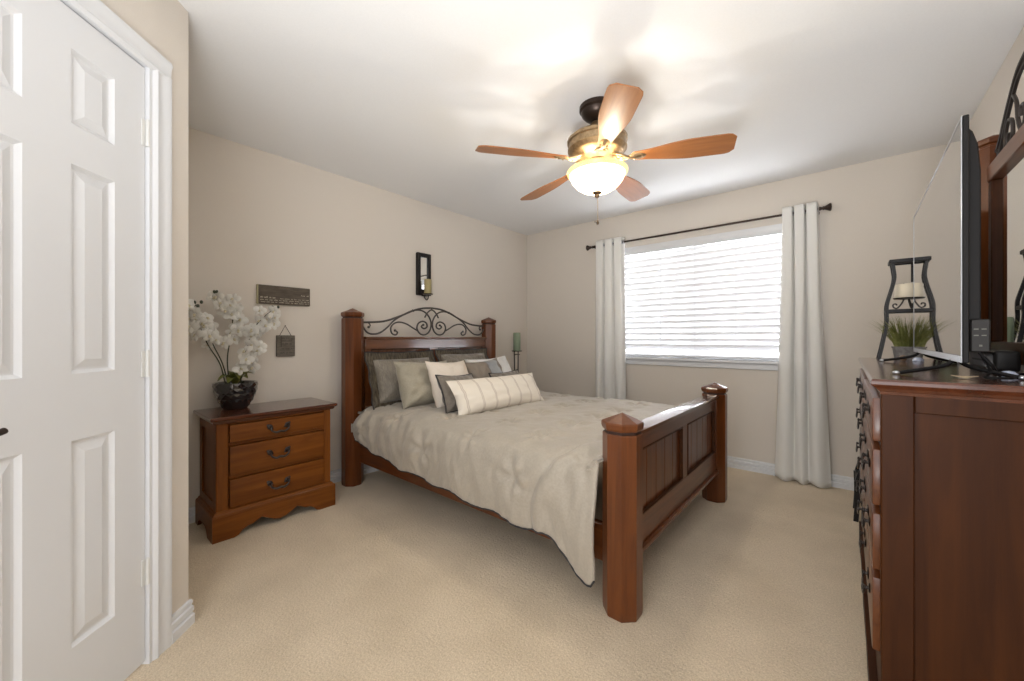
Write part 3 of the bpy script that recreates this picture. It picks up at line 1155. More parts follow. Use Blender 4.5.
def pillow(label, mats, w_, h_, t_, loc, lean, yaw=0.0, roll=0.0, seed=0, group='pillows on the bed', piping=None, flange=0.0, wr=1.0, pinch=0.10):
    """width along local x, height along local z, front face towards local -y; loc = middle of the bottom edge"""
    o = thing('pillow', label, 'pillow', loc, group, (0, 0, 0))
    o.rotation_mode = 'XYZ'
    o.rotation_euler = (Matrix.Rotation(pi / 2 + yaw, 3, 'Z') @ Matrix.Rotation(-lean, 3, 'X') @ Matrix.Rotation(roll, 3, 'Y')).to_euler('XYZ')
    b = MB()
    NU, NV = 30, 24

    def edge(u, v):
        a, c = 2 * u - 1, 2 * v - 1
        # sides bow inwards, corners stay out
        x = a * (w_ / 2) * (1 - pinch * (1 - abs(c) ** 2.0) * abs(a) ** 3 * 0.9)
        z = c * (h_ / 2) * (1 - pinch * (1 - abs(a) ** 2.0) * abs(c) ** 3 * 1.1)
        return a, c, x, z + h_ / 2

    def side(sg):
        def f(u, v):
            a, c, x, z = edge(u, v)
            th = t_ / 2 * max(0.0, (1 - abs(a) ** 2.6)) ** 0.55 * max(0.0, (1 - abs(c) ** 2.6)) ** 0.55
            th *= 1 - 0.12 * c
            n_ = noise.noise(Vector((a * 2.2 + seed, c * 2.2, sg * 3 + seed * 1.3))) * 0.024 * wr
            n_ += noise.noise(Vector((a * 6 + seed, c * 4.5, sg + seed))) * 0.013 * wr
            # soft creases running out of the corners
            for ca in (-1, 1):
                for cc in (-1, 1):
                    dx, dz = (a - ca) * w_ / h_, c - cc
                    r_ = sqrt(dx * dx + dz * dz)
                    n_ += 0.011 * wr * sin(math.atan2(dz, dx) * 9 + seed) * exp(-((r_ - 0.5) / 0.3) ** 2)
            k_ = min(1, th / (t_ * 0.22))
            return Vector((x, sg * (th + n_ * k_), z))
        return f
    b.grid(NU, NV, side(1))
    b.grid(NU, NV, side(-1))
    bmesh.ops.remove_doubles(b.bm, verts=b.bm.verts, dist=0.0004)
    bmesh.ops.recalc_face_normals(b.bm, faces=b.bm.faces)
    rim = [edge(u, v) for u, v in [(i / 24, 0) for i in range(24)] + [(1, i / 20) for i in range(20)] + [(1 - i / 24, 1) for i in range(24)] + [(0, 1 - i / 20) for i in range(20)]]
    rim = [Vector((x, 0, z)) for a, c, x, z in rim]
    cov = b.build('pillow_cover', mats, o, smooth=80)
    if flange:
        f_ = MB()
        cen = Vector((0, 0, h_ / 2))
        n = len(rim)
        t = bmesh.new()
        A = [t.verts.new(p + Vector((0, 0.002, 0))) for p in rim]
        B = []
        for i, p in enumerate(rim):
            d = p - cen
            q = Vector((p.x * (1 + 2 * flange / w_), 0.010 * sin(i * 0.9 + seed), (p.z - h_ / 2) * (1 + 2 * flange / h_) + h_ / 2))
            B.append(t.verts.new(q))
        for i in range(n):
            t.faces.new((A[i], A[(i + 1) % n], B[(i + 1) % n], B[i]))
        bmesh.ops.solidify(t, geom=t.faces[:], thickness=0.006)
        bmesh.ops.recalc_face_normals(t, faces=t.faces)
        f_._merge(t)
        f_.build('flange', 'sham', o)
        if piping:
            f2 = MB()
            f2.tube([Vector((p.x * (1 + 2 * flange / w_), 0.010 * sin(i * 0.9 + seed), (p.z - h_ / 2) * (1 + 2 * flange / h_) + h_ / 2)) for i, p in enumerate(rim + rim[:1])], 0.005, 6, False)
            f2.build('piping', piping, o)
    elif piping:
        f2 = MB()
        f2.tube(rim + rim[:1], 0.006, 6, False)
        f2.build('piping', piping, o)
    return o


BT = 0.628
pillow('big dark bronze patterned sham leaning against the left half of the headboard', 'sham_face', 0.53, 0.34, 0.18, (0.42, 1.85, BT + 0.02), radians(17), radians(0), 0, 1, flange=0.060, piping='piping', pinch=0.03)
pillow('dark taupe sham leaning against the right half of the headboard', 'sham_face', 0.56, 0.36, 0.17, (0.40, 2.54, BT + 0.02), radians(17), radians(0), 0, 2, flange=0.045, piping='piping', pinch=0.03)
pillow('plain greige pillow in front of the dark bronze sham at the left', 'sage', 0.52, 0.37, 0.22, (0.66, 1.88, BT - 0.01), radians(22), radians(2), radians(2), 3)
pillow('plain white pillow at the right side of the bed behind the banded pillow', 'white_cloth', 0.52, 0.37, 0.21, (0.66, 2.62, BT - 0.01), radians(22), radians(-3), radians(-2), 4)
pillow('cream square pillow between the greige pillow and the banded pillow', 'cream', 0.40, 0.38, 0.18, (0.86, 1.97, BT - 0.01), radians(24), radians(3), radians(2), 5, wr=0.6)
pillow('brown and blue grey banded pillow with sheen behind the long cushion', 'panelled', 0.40, 0.37, 0.17, (0.86, 2.36, BT - 0.01), radians(24), radians(-4), radians(-3), 6, wr=0.8)
pillow('small taupe pillow at the left end of the long striped cushion', 'taupe', 0.36, 0.28, 0.13, (1.03, 1.89, BT - 0.005), radians(26), radians(4), radians(3), 8, piping='piping', wr=0.7)
pillow('small taupe pillow peeking above the right end of the striped cushion', 'taupe', 0.34, 0.27, 0.13, (1.03, 2.44, BT - 0.005), radians(28), radians(-4), radians(-2), 9, piping='piping', wr=0.7)
pillow('long cream striped bolster cushion lying in front of all the other pillows', 'lumbar', 0.88, 0.27, 0.16, (1.20, 2.14, BT - 0.005), radians(32), radians(-4), 0, 11, wr=0.5, pinch=0.07)

# ------------------------------------------------------------------ nightstand
ns_ = thing('nightstand', 'brown wooden three drawer nightstand with scalloped base beside the bed', 'nightstand', (0.24, 0.90, 0))
X0, X1, Y0, Y1, ZT = 0.025, 0.400, 0.585, 1.225, 0.695
b = MB()
st = 0.055
b.box(X1 - 0.02, X1, Y0, Y0 + 0.060, 0.12, ZT - 0.03, 0.004)
b.box(X1 - 0.02, X1, Y1 - 0.045, Y1, 0.12, ZT - 0.03, 0.004)
b.box(X0, X1 - .02, Y1 - .018, Y1, 0.12, ZT - 0.03)
# framed side panel (left end)
b.box(X0, X0 + 0.05, Y0, Y0 + 0.018, 0.12, ZT - 0.03)
b.box(X1 - 0.075, X1 - .02, Y0, Y0 + 0.018, 0.12, ZT - 0.03)
b.box(X0 + .05, X1 - .075, Y0 + 0.010, Y0 + 0.016, 0.12, ZT - 0.03)
b.box(X0 + .05, X1 - .075, Y0, Y0 + 0.018, 0.12, 0.20)
b.box(X0 + .05, X1 - .075, Y0, Y0 + 0.018, 0.60, ZT - 0.03)
b.box(X0, X0 + .012, Y0 + .018, Y1 - .018, 0.12, ZT - 0.03)
b.build('body', 'night_z', ns_)
b = MB()
b.box(X1 - 0.03, X1 - 0.001, Y0 + .060, Y1 - .045, 0.645, ZT - 0.03)
for z in (0.522, 0.333):
    b.box(X1 - 0.03, X1 - 0.006, Y0 + .060, Y1 - .045, z, z + 0.018)
b.box(X1 - 0.03, X1 - 0.001, Y0 + .060, Y1 - .045, 0.12, 0.163)
b.build('drawer_rail', 'night_y', ns_)
prof = [(0, 0), (0.010, 0.004), (0.014, 0.010), (0.016, 0.018), (0.024, 0.022), (0.029, 0.028), (0.029, 0.038), (0.024, 0.042), (0, 0.042)]
b = MB()
zt0 = ZT - 0.042


def slab_profile(mb, x0, x1, y0, y1, z0, prof, mat_i=0):
    """a moulded slab: each (offset, height) ring of the profile runs round the rectangle, flush at the wall side x0"""
    t = bmesh.new()
    rings = []
    for o_, h_ in prof:
        rings.append([t.verts.new(p) for p in ((x0, y0 - o_, z0 + h_), (x1 + o_, y0 - o_, z0 + h_), (x1 + o_, y1 + o_, z0 + h_), (x0, y1 + o_, z0 + h_))])
    t.faces.new(rings[0][::-1])
    t.faces.new(rings[-1])
    for a, c in zip(rings, rings[1:]):
        for i in range(4):
            t.faces.new((a[i], a[(i + 1) % 4], c[(i + 1) % 4], c[i]))
    bmesh.ops.recalc_face_normals(t, faces=t.faces)
    mb._merge(t)


slab_profile(b, X0 - .005, X1 + 0.003, Y0 - 0.003, Y1 + 0.003, zt0, prof)
b.build('top', 'top_y', ns_, smooth=30)
# base with scalloped skirt
b = MB()


def skirt(a, c, n=40, leg=0.13, h0=0.0, arch=0.060, mid=0.030):
    """outline of a scalloped apron between a and c, height 0.14, as (along, z)"""
    L_ = c - a
    pts = [(a, 0.135), (c, 0.135), (c, 0)]
    pts += [(c - leg * .80, 0), (c - leg * .95, 0.008), (c - leg * 1.10, 0.030), (c - leg * 1.30, 0.045), (c - leg * 1.5, 0.048)]
    m = (a + c) / 2
    inner = []
    for t in (0.75, 0.5, 0.25, 0.0):
        inner.append((m + (L_ / 2 - leg * 1.6) * t, 0.058 - 0.026 * cos(pi * t / 1.0) * (1 if t < .5 else 1) - 0.004))
    pts += inner
    pts += [(2 * m - x, z) for x, z in inner[::-1][1:]]
    pts += [(2 * m - x, z) for x, z in [(c - leg * 1.5, 0.048), (c - leg * 1.30, 0.045), (c - leg * 1.10, 0.030), (c - leg * .95, 0.008), (c - leg * .80, 0)]]
    pts += [(a, 0)]
    return pts


b.prism(skirt(Y0 - 0.022, Y1 + 0.022), lambda u, v, d: Vector((d, u, v)), X1, X1 + 0.024)
sk2 = [(X0, 0.135), (X1, 0.135), (X1, 0), (X1 - 0.09, 0), (X1 - 0.11, 0.03), (X1 - 0.14, 0.05), (X0 + 0.10, 0.05), (X0 + 0.07, 0.03), (X0 + 0.055, 0), (X0, 0)]
b.prism(sk2, lambda u, v, d: Vector((u, d, v)), Y0 - 0.022, Y0 - 0.002)
b.prism(sk2, lambda u, v, d: Vector((u, d, v)), Y1 + 0.002, Y1 + 0.022)
slab_profile(b, X0, X1 + 0.0235, Y0 - 0.0215, Y1 + 0.0215, 0.1355, [(0, 0), (0.0, 0.006), (-0.004, 0.012), (-0.010, 0.014), (-0.014, 0.022), (-0.020, 0.026)])
b.build('base', 'night_y', ns_, smooth=25)


def bail(scale=1.0):
    """curved drop pull with two rosettes, in local coordinates: x along the drawer, y out, z up"""
    b = MB()
    for s_ in (-1, 1):
        b.sphere((0.042 * s_ * scale, 0.003, 0.0), 0.012 * scale, (1.1, 0.35, 1.2), 12, 8)
        b.sphere((0.052 * s_ * scale, 0.003, 0.010 * scale), 0.007 * scale, (1, 0.4, 1), 8, 6)
        b.sphere((0.032 * s_ * scale, 0.003, -0.008 * scale), 0.006 * scale, (1, 0.4, 1), 8, 6)
        b.tube([(0.042 * s_ * scale, 0.0, 0), (0.042 * s_ * scale, 0.022 * scale, 0)], 0.005 * scale, 8)
        b.sphere((0.042 * s_ * scale, 0.022 * scale, 0), 0.0075 * scale, u=10, v=8)
    pts = spline([(-0.046 * scale, 0.022 * scale, 0.004 * scale), (-0.040 * scale, 0.025 * scale, -0.016 * scale), (-0.020 * scale, 0.027 * scale, -0.028 * scale), (0, 0.028 * scale, -0.024 * scale),
                  (0.020 * scale, 0.027 * scale, -0.028 * scale), (0.040 * scale, 0.025 * scale, -0.016 * scale), (0.046 * scale, 0.022 * scale, 0.004 * scale)], 6)
    n = len(pts)
    b.tube(pts, [(0.0035 + 0.0025 * sin(pi * i / (n - 1))) * scale for i in range(n)], 8)
    return b


for z0, z1 in ((0.540, 0.643), (0.351, 0.520), (0.165, 0.331)):
    d = MB().box(X1 - 0.02, X1 + 0.010, Y0 + .063, Y1 - .048, z0 + .002, z1 - .002, 0.006, 2).build('drawer', 'night_y', ns_)
    hb = MB()
    t = bail(1.15)
    # out = +x, along = +y
    hb.add(t, Matrix(((0, 1, 0, X1 + 0.010), (1, 0, 0, (Y0 + Y1) / 2 - 0.005), (0, 0, 1, (z0 + z1) / 2 + 0.006), (0, 0, 0, 1))))
    t.bm.free()
    bmesh.ops.recalc_face_normals(hb.bm, faces=hb.bm.faces)
    hb.build('handle', 'iron', d)

# ------------------------------------------------------------------ orchid in a black pot
PX, PY, PZ = 0.135, 0.745, ZT
orc = thing('potted_orchid', 'white orchid spray in a glossy black faceted bowl on the nightstand', 'potted plant', (PX, PY, PZ))
pr = []
b = MB()
hgt, rb_, rt_ = 0.165, 0.062, 0.120
SEG, ROW = 18, 5
jit = random.Random(4)
vs = []
t = bmesh.new()
for j in range(ROW + 1):
    q = j / ROW
    r = rb_ + (rt_ - rb_) * (sin(q * pi / 2) ** 0.9)
    ring = []
    for i in range(SEG):
        a = 2 * pi * i / SEG
        rr = r * (1 + (0.015 + jit.uniform(-.018, .018) if 0 < j < ROW else 0))
        ring.append(t.verts.new((PX + rr * 0.95 * cos(a), PY + rr * sin(a), PZ + hgt * q)))
    vs.append(ring)
for j in range(ROW):
    for i in range(SEG):
        i2 = (i + 1) % SEG
        a, c, d_, e = vs[j][i], vs[j][i2], vs[j + 1][i2], vs[j + 1][i]
        # a shallow pyramid on every facet
        m_ = (a.co + c.co + d_.co + e.co) / 4
        n_ = Vector((m_.x - PX, m_.y - PY, -0.02)).normalized()
        pv = t.verts.new(m_ + n_ * 0.004)
        for p_, q_ in ((a, c), (c, d_), (d_, e), (e, a)):
            t.faces.new((p_, q_, pv))
t.faces.new(vs[0][::-1])
inn = [t.verts.new((PX + rt_ * 0.9 * 0.95 * cos(2 * pi * i / SEG), PY + rt_ * 0.9 * sin(2 * pi * i / SEG), PZ + hgt - 0.004)) for i in range(SEG)]
low = [t.verts.new((PX + rt_ * 0.82 * 0.95 * cos(2 * pi * i / SEG), PY + rt_ * 0.82 * sin(2 * pi * i / SEG), PZ + hgt - 0.03)) for i in range(SEG)]
for i in range(SEG):
    i2 = (i + 1) % SEG
    t.faces.new((vs[ROW][i], vs[ROW][i2], inn[i2], inn[i]))
    t.faces.new((inn[i], inn[i2], low[i2], low[i]))
t.faces.new(low)
bmesh.ops.recalc_face_normals(t, faces=t.faces)
b._merge(t)
b.build('pot', 'pot_black', orc, smooth=0)


def leaf(base, tip, wid, droop, name, mt, parent, up=0.05):
    base, tip = Vector(base), Vector(tip)
    d = tip - base
    sd = d.cross(Vector((0, 0, 1))).normalized()
    b = MB()

    def f(u, v):
        c = base + d * u + Vector((0, 0, up * sin(pi * u) - droop * u * u))
        wv = wid * (sin(pi * (0.08 + 0.90 * u)) ** 0.8)
        s_ = (v - .5) * 2
        return c + sd * s_ * wv + Vector((0, 0, 0.35 * wv * s_ * s_))
    b.grid(12, 6, f)
    bmesh.ops.solidify(b.bm, geom=b.bm.faces[:], thickness=0.002)
    bmesh.ops.recalc_face_normals(b.bm, faces=b.bm.faces)
    return b.build(name, mt, parent, smooth=60)


zt = PZ + hgt - 0.02
for dx, dy, up_, dr in ((0.03, -0.10, .05, -0.02), (0.07, 0.00, .06, -0.03), (0.06, 0.085, .05, -0.055), (-0.03, 0.07, .06, -0.04), (0.08, -0.06, .04, -0.01), (0.02, 0.055, .05, -0.075), (0.04, -0.035, .06, -0.06), (0.075, 0.045, .04, -0.03)):
    leaf((PX, PY, zt), (PX + dx, PY + dy, zt + 0.015), 0.027, dr, 'leaf', 'leaf', orc, up_)

# three flower stems; flowers along the drooping ends
fl_me = []
for var in range(2):
    b = MB()
    rnd = random.Random(30 + var)
    for k in range(5):
        a = pi / 2 + 2 * pi * k / 5
        wide = 0.021 if k in (1, 4) else 0.014
        ln = 0.040 if k in (1, 4) else 0.036

        def f(u, v, a=a, wide=wide, ln=ln):
            s_ = (v - .5) * 2
            r_ = 0.004 + ln * u
            wv = wide * sin(pi * (0.06 + 0.88 * u)) ** 0.7
            x = r_ * cos(a) - s_ * wv * sin(a)
            z = r_ * sin(a) + s_ * wv * cos(a)
            y = -0.010 * u * u * (1 if k % 2 else -0.6) - 0.006 * (1 - s_ * s_) * sin(pi * u)
            return Vector((x, y, z))
        b.grid(5, 4, f)
    b.mi = 1
    b.sphere((0, -0.008, -0.002), 0.006, (1, 1.3, 1), 8, 6)
    b.sphere((0, -0.012, -0.010), 0.005, (1.5, 1, 1), 8, 6)
    me = bpy.data.meshes.new('flower')
    for f_ in b.bm.faces:
        f_.smooth = True
    b.bm.to_mesh(me)
    b.bm.free()
    me.materials.append(M['petal'])
    me.materials.append(mat('flower_heart', (0.62, 0.56, 0.40), 0.5))
    fl_me.append(me)


def orchid_stem(pts, t0, nfl, spread, nb, seed):
    rnd = random.Random(seed)
    P = spline([Vector(p) for p in pts], 10)
    n = len(P)
    b = MB()
    b.tube(P, [0.0042 - 0.0022 * i / n for i in range(n)], 6)
    b.build('stem', 'stem', orc)
    i0 = int(t0 * n)
    for k in range(nfl):
        i = i0 + int((n - 4 - i0) * (k + rnd.random() * .6) / nfl)
        p = P[min(n - 1, i)]
        o = bpy.data.objects.new('flower', fl_me[k % 2])
        COL.objects.link(o)
        o.parent = orc
        off = Vector((rnd.uniform(-.3, 1) * spread, rnd.uniform(-1, 1) * spread, rnd.uniform(-1.1, .7) * spread))
        q = p + off
        q.x = max(q.x, 0.05)
        o.location = q - Vector((PX, PY, PZ))
        s_ = rnd.uniform(0.85, 1.15)
        o.scale = (s_, s_, s_)
        # faces the room, with scatter
        o.rotation_euler = (rnd.uniform(-.5, .35), rnd.uniform(-.5, .5), radians(62) + rnd.uniform(-.8, .8))
    d = (P[-1] - P[-5]).normalized()
    for k in range(nb):
        q = P[-1] + d * (0.016 * k - 0.01) + Vector((0.004, 0.012 * (-1) ** k, 0.008 * (k % 2)))
        q.x = max(q.x, 0.03)
        bb = MB()
        bb.sphere(q, 0.0085, (1, 1, 1.3), 8, 6)
        bb.build('bud', 'bud', orc)


zs_ = PZ + hgt - 0.02
orchid_stem([(PX - .01, PY - 0.05, zs_), (0.15, 0.66, 0.98), (0.15, 0.60, 1.10), (0.16, 0.56, 1.21), (0.17, 0.52, 1.29), (0.2, 0.535, 1.335)], 0.55, 20, 0.055, 3, 1)
orchid_stem([(PX, PY - 0.03, zs_), (0.14, 0.70, 1.00), (0.13, 0.72, 1.16), (0.13, 0.73, 1.29), (0.14, 0.69, 1.37), (0.16, 0.645, 1.41)], 0.40, 21, 0.05, 3, 2)
orchid_stem([(PX + .02, PY + 0.02, zs_), (0.19, 0.77, 0.98), (0.19, 0.80, 1.12), (0.17, 0.84, 1.21), (0.15, 0.90, 1.28), (0.15, 0.955, 1.335)], 0.16, 28, 0.058, 3, 3)
orchid_stem([(PX - .01, PY - 0.035, zs_), (0.14, 0.675, 0.98), (0.13, 0.63, 1.10), (0.13, 0.60, 1.2), (0.13, 0.62, 1.28)], 0.6, 9, 0.05, 0, 4)

# ------------------------------------------------------------------ wall signs and sconce
sg = thing('wall_sign', 'wide weathered wooden sign with pale lettering on the wall above the nightstand', 'wall sign', (0.0, 1.07, 1.37))
b = MB().box(0.003, 0.026, 0.905, 1.243, 1.378, 1.508, 0.003)
b.build('board', 'slate', sg)
MB().box(0.001, 0.022, 0.897, 0.907, 1.376, 1.510, 0.002).build('board_edge', 'edge_cream', sg)


def text(s, name, size, loc, mt, parent, rot=(pi / 2, 0, pi / 2), ext=0.0006, align='LEFT'):
    c = bpy.data.curves.new(name, 'FONT')
    c.body = s
    c.size = size
    c.extrude = ext
    c.align_x = align
    c.materials.append(M[mt])
    o = bpy.data.objects.new(name, c)
    COL.objects.link(o)
    o.parent = parent
    o.location = Vector(loc) - parent.location
    o.rotation_euler = rot
    return o


# rows of small pale lettering, too small to read in the photograph: strokes of word length
def scribble(parent, rows, x, mt, seed):
    rnd = random.Random(seed)
    b = MB()
    for (ya, yb, z_, h_) in rows:
        y = ya
        while y < yb:
            wl = rnd.uniform(0.012, 0.034)
            wl = min(wl, yb - y)
            k = 0.0
            while k < wl - 0.003:
                hh = h_ * (1.5 if rnd.random() < .25 else 1.0)
                b.box(x, x + 0.0012, y + k, y + k + 0.0018, z_, z_ + hh)
                if rnd.random() < .75:
                    zz = z_ + rnd.choice((0, h_ * .5, h_ - 0.0015))
                    b.box(x, x + 0.0012, y + k + .0018, y + k + 0.0042, zz, zz + 0.0015)
                k += 0.0045
            y += wl + 0.008
    return b.build('lettering', mt, parent, smooth=0)


scribble(sg, [(0.915, 1.02, 1.418, 0.0085), (1.04, 1.235, 1.417, 0.004), (0.915, 1.235, 1.403, 0.0048), (0.92, 1.235, 1.389, 0.0045), (1.18, 1.236, 1.447, 0.006)], 0.0258, 'lettering', 3)

sg2 = thing('hanging_plaque', 'small weathered plaque hanging from a cord on the wall beside the orchid', 'wall plaque', (0.0, 1.077, 1.0))
MB().box(0.004, 0.022, 1.018, 1.140, 1.008, 1.160, 0.003).build('plaque_board', 'slate2', sg2)
b = MB()
b.tube([(0.012, 1.040, 1.158), (0.006, 1.079, 1.230), (0.012, 1.116, 1.158)], 0.0022, 6)
b.build('cord', 'iron', sg2)
MB().tube([(0.0005, 1.079, 1.228), (0.012, 1.079, 1.229)], 0.003, 8).build('nail', 'iron', sg2)
scribble(sg2, [(1.05, 1.13, 1.135, 0.006), (1.05, 1.12, 1.115, 0.006), (1.05, 1.13, 1.095, 0.006), (1.05, 1.13, 1.060, 0.006), (1.04, 1.12, 1.030, 0.006)], 0.0218, 'lettering_dark', 9)
MB().box(0.0218, 0.0232, 1.044, 1.049, 1.075, 1.155).build('lettering', 'lettering_dark', sg2)

sc_ = thing('wall_sconce', 'tall dark framed mirror sconce on the wall above the headboard', 'wall sconce', (0.0, 2.285, 1.53))
y0, y1, z0, z1, fw_ = 2.204, 2.360, 1.545, 1.945, 0.036
b = MB()
b.box(0.002, 0.036, y0, y0 + fw_, z0, z1, 0.003).box(0.002, 0.036, y1 - fw_, y1, z0, z1, 0.003)
b.box(0.002, 0.036, y0 + fw_, y1 - fw_, z1 - fw_, z1, 0.003).box(0.002, 0.036, y0 + fw_, y1 - fw_, z0, z0 + fw_, 0.003)
b.build('sconce_frame', 'black_wood', sc_)
MB().box(0.004, 0.022, y0 + fw_, y1 - fw_, z0 + fw_, z1 - fw_).build('mirror_glass', 'mirror', sc_)
b = MB()
b.box(0.036, 0.040, 2.244, 2.300, 1.535, 1.60, 0.001)
b.tube(spline([(0.040, 2.272, 1.585), (0.050, 2.267, 1.53), (0.078, 2.272, 1.500), (0.098, 2.278, 1.518), (0.098, 2.272, 1.548)], 6), 0.005, 8)
b.build('sconce_arm', 'iron', sc_)
MB().lathe([(0, 1.546), (0.046, 1.548), (0.050, 1.555), (0.046, 1.552), (0, 1.551)], 0.098, 2.272, 24).build('candle_plate', 'iron', sc_)
c = thing('pillar_candle', 'olive pillar candle standing on the wall sconce plate', 'candle', (0.098, 2.272, 1.552))
MB().lathe([(0, 1.5525), (0.032, 1.5525), (0.034, 1.556), (0.034, 1.684), (0.031, 1.690), (0.018, 1.686), (0, 1.684)], 0.098, 2.272, 24).build('wax', 'olive_wax', c)
MB().tube([(0.098, 2.272, 1.684), (0.099, 2.273, 1.697)], 0.0014, 6).build('wick', 'black', c)

# ------------------------------------------------------------------ tall floor candle holder behind the bed
cx, cy = 0.16, 3.50
fh = thing('floor_candle_holder', 'tall dark metal floor candle holder in the corner behind the bed', 'candle holder', (cx, cy, 0))
ZPL = 0.990
b = MB()
for k in range(3):
    a = radians(100 + 120 * k)
    b.tube(spline([(cx + 0.03 * cos(a), cy + 0.03 * sin(a), ZPL - 0.004), (cx + 0.027 * cos(a), cy + 0.027 * sin(a), 0.6), (cx + 0.032 * cos(a), cy + 0.032 * sin(a), 0.25), (cx + 0.075 * cos(a), cy + 0.075 * sin(a), 0.06), (cx + 0.12 * cos(a), cy + 0.12 * sin(a), 0.006)], 6), 0.007, 8)
b.build('leg', 'iron_grey', fh)
MB().lathe([(0, ZPL - .006), (0.055, ZPL - .006), (0.062, ZPL), (0.062, ZPL + .004), (0.055, ZPL + .001), (0, ZPL)], cx, cy, 28).build('candle_plate', 'iron', fh)
b = MB()
for z in (0.945, 0.3):
    b.lathe([(0.024, z), (0.036, z), (0.036, z + 0.008), (0.024, z + .008)], cx, cy, 20, closed=True)
b.build('ring', 'iron_grey', fh)
c = thing('pillar_candle', 'sage green pillar candle on the tall holder behind the bed', 'candle', (cx, cy, ZPL))
MB().lathe([(0, ZPL + .001), (0.040, ZPL + .001), (0.042, ZPL + .006), (0.042, ZPL + .206), (0.038, ZPL + .213), (0.02, ZPL + .208), (0, ZPL + .206)], cx, cy, 28).build('wax', 'green_wax', c)
MB().tube([(cx, cy, ZPL + .206), (cx + .001, cy, ZPL + .22)], 0.0015, 6).build('wick', 'black', c)

# ------------------------------------------------------------------ dresser
DX0, DX1, DY0, DY1, DZ = 3.152, 3.622, 1.450, 2.955, 1.030
dr = thing('dresser', 'tall reddish wooden dresser with dark iron pulls against the right wall', 'dresser', (3.39, 2.2, 0))
b = MB()
for ya, yb, out in ((DY0, DY0 + 0.022, -1), (DY1 - 0.022, DY1, 1)):
    rec = (ya + 0.010, yb) if out < 0 else (ya, yb - 0.010)
    b.box(DX0, DX0 + 0.064, ya, yb, 0.10, 0.99, 0.003)
    b.box(DX1 - 0.064, DX1, ya, yb, 0.10, 0.99, 0.003)
    b.box(DX0 + .064, DX1 - .064, rec[0], rec[1], 0.10, 0.99)
    b.box(DX0 + .064, DX1 - .064, ya, yb, 0.945, 0.99, 0.002)
    b.box(DX0 + .064, DX1 - .064, ya, yb, 0.10, 0.235, 0.002)
b.box(DX1 - 0.012, DX1, DY0 + .022, DY1 - .022, 0.10, 0.99)
b.box(DX0 + 0.001, DX0 + 0.03, DY0 + .022, DY0 + 0.045, 0.10, 0.99)
b.box(DX0 + 0.001, DX0 + 0.03, DY1 - .045, DY1 - 0.022, 0.10, 0.99)
YM = (DY0 + DY1) / 2
b.box(DX0 + 0.001, DX0 + 0.03, YM - 0.015, YM + 0.015, 0.10, 0.99)
b.build('body', 'dark_shaded_z', dr)
b = MB()
zr = [0.10, 0.245, 0.478, 0.658, 0.838, 0.985]
for z_, h_ in ((0.10, 0.14), (0.470, 0.018), (0.650, 0.018), (0.830, 0.018), (0.975, 0.015)):
    b.box(DX0 + 0.002, DX0 + 0.03, DY0 + .046, DY1 - .046, z_, z_ + h_)
b.build('drawer_rail', 'dark_shaded_y', dr)


def mirrored_slab(x_wall, x_front, y0, y1, z0, prof, name, mt, parent):
    b = MB()
    slab_profile(b, -x_wall, -x_front, y0, y1, z0, prof)
    for v in b.bm.verts:
        v.co.x *= -1
    bmesh.ops.recalc_face_normals(b.bm, faces=b.bm.faces)
    return b.build(name, mt, parent, smooth=30)


mirrored_slab(DX1 + .008, DX0, DY0, DY1, 0.988, [(0.0, 0), (0.002, 0.008), (0.008, 0.014), (0.010, 0.018), (0.016, 0.022), (0.021, 0.028), (0.021, 0.036), (0.017, 0.042)], 'top', 'top_y', dr)
b = MB()
sk3 = [(DX0 - 0.018, 0.10), (DX1, 0.10), (DX1, 0), (DX1 - 0.09, 0), (DX1 - 0.12, 0.035), (DX1 - .16, 0.05), (DX0 + 0.14, 0.05), (DX0 + 0.10, 0.035), (DX0 + 0.075, 0), (DX0 - 0.018, 0)]
b.prism(sk3, lambda u, v, d: Vector((u, d, v)), DY0 - 0.016, DY0 + 0.004)
b.prism(sk3, lambda u, v, d: Vector((u, d, v)), DY1 - 0.004, DY1 + 0.016)
b.prism(skirt(DY0 + 0.004, DY1 - .004, leg=0.2), lambda u, v, d: Vector((d, u, v * 0.74)), DX0 - 0.018, DX0 + 0.002)
b.build('base', 'dark_shaded_y', dr, smooth=25)
hp = bail(1.0)
for z0, z1 in ((0.850, 0.973), (0.670, 0.828), (0.490, 0.648), (0.262, 0.468)):
    for ya, yb in ((DY0 + .047, YM - 0.017), (YM + 0.017, DY1 - .047)):
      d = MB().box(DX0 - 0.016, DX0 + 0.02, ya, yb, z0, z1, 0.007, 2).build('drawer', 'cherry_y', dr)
      for yc in (ya + (yb - ya) * .25, ya + (yb - ya) * .75):
        hb = MB()
        hb.add(hp, Matrix(((0, -0.58, 0, DX0 - 0.016), (1.15, 0, 0, yc), (0, 0, 1, (z0 + z1) / 2 + 0.01), (0, 0, 0, 1))))
        bmesh.ops.recalc_face_normals(hb.bm, faces=hb.bm.faces)
        hb.build('handle', 'iron', d)
hp.bm.free()

# ------------------------------------------------------------------ mirror on the dresser
MY0, MY1, MX = 1.74, 2.535, 3.545
mi = thing('dresser_mirror', 'wood framed mirror with iron scroll crest standing on the dresser', 'mirror', (MX, (MY0 + MY1) / 2, DZ))


def mpost(y):
    b = MB()
    r = 0.044 / cos(pi / 8)
    b.lathe([(0, DZ + .001), (r, DZ + .001), (r, 1.925), (r * .93, 1.928), (r * .93, 1.936), (r * 1.10, 1.942), (r * 1.14, 1.956), (r * 1.06, 1.964), (0, 1.984)], MX, y, 8, pi / 8)
    return b.build('mirror_post', 'cherry_z', mi, smooth=15)


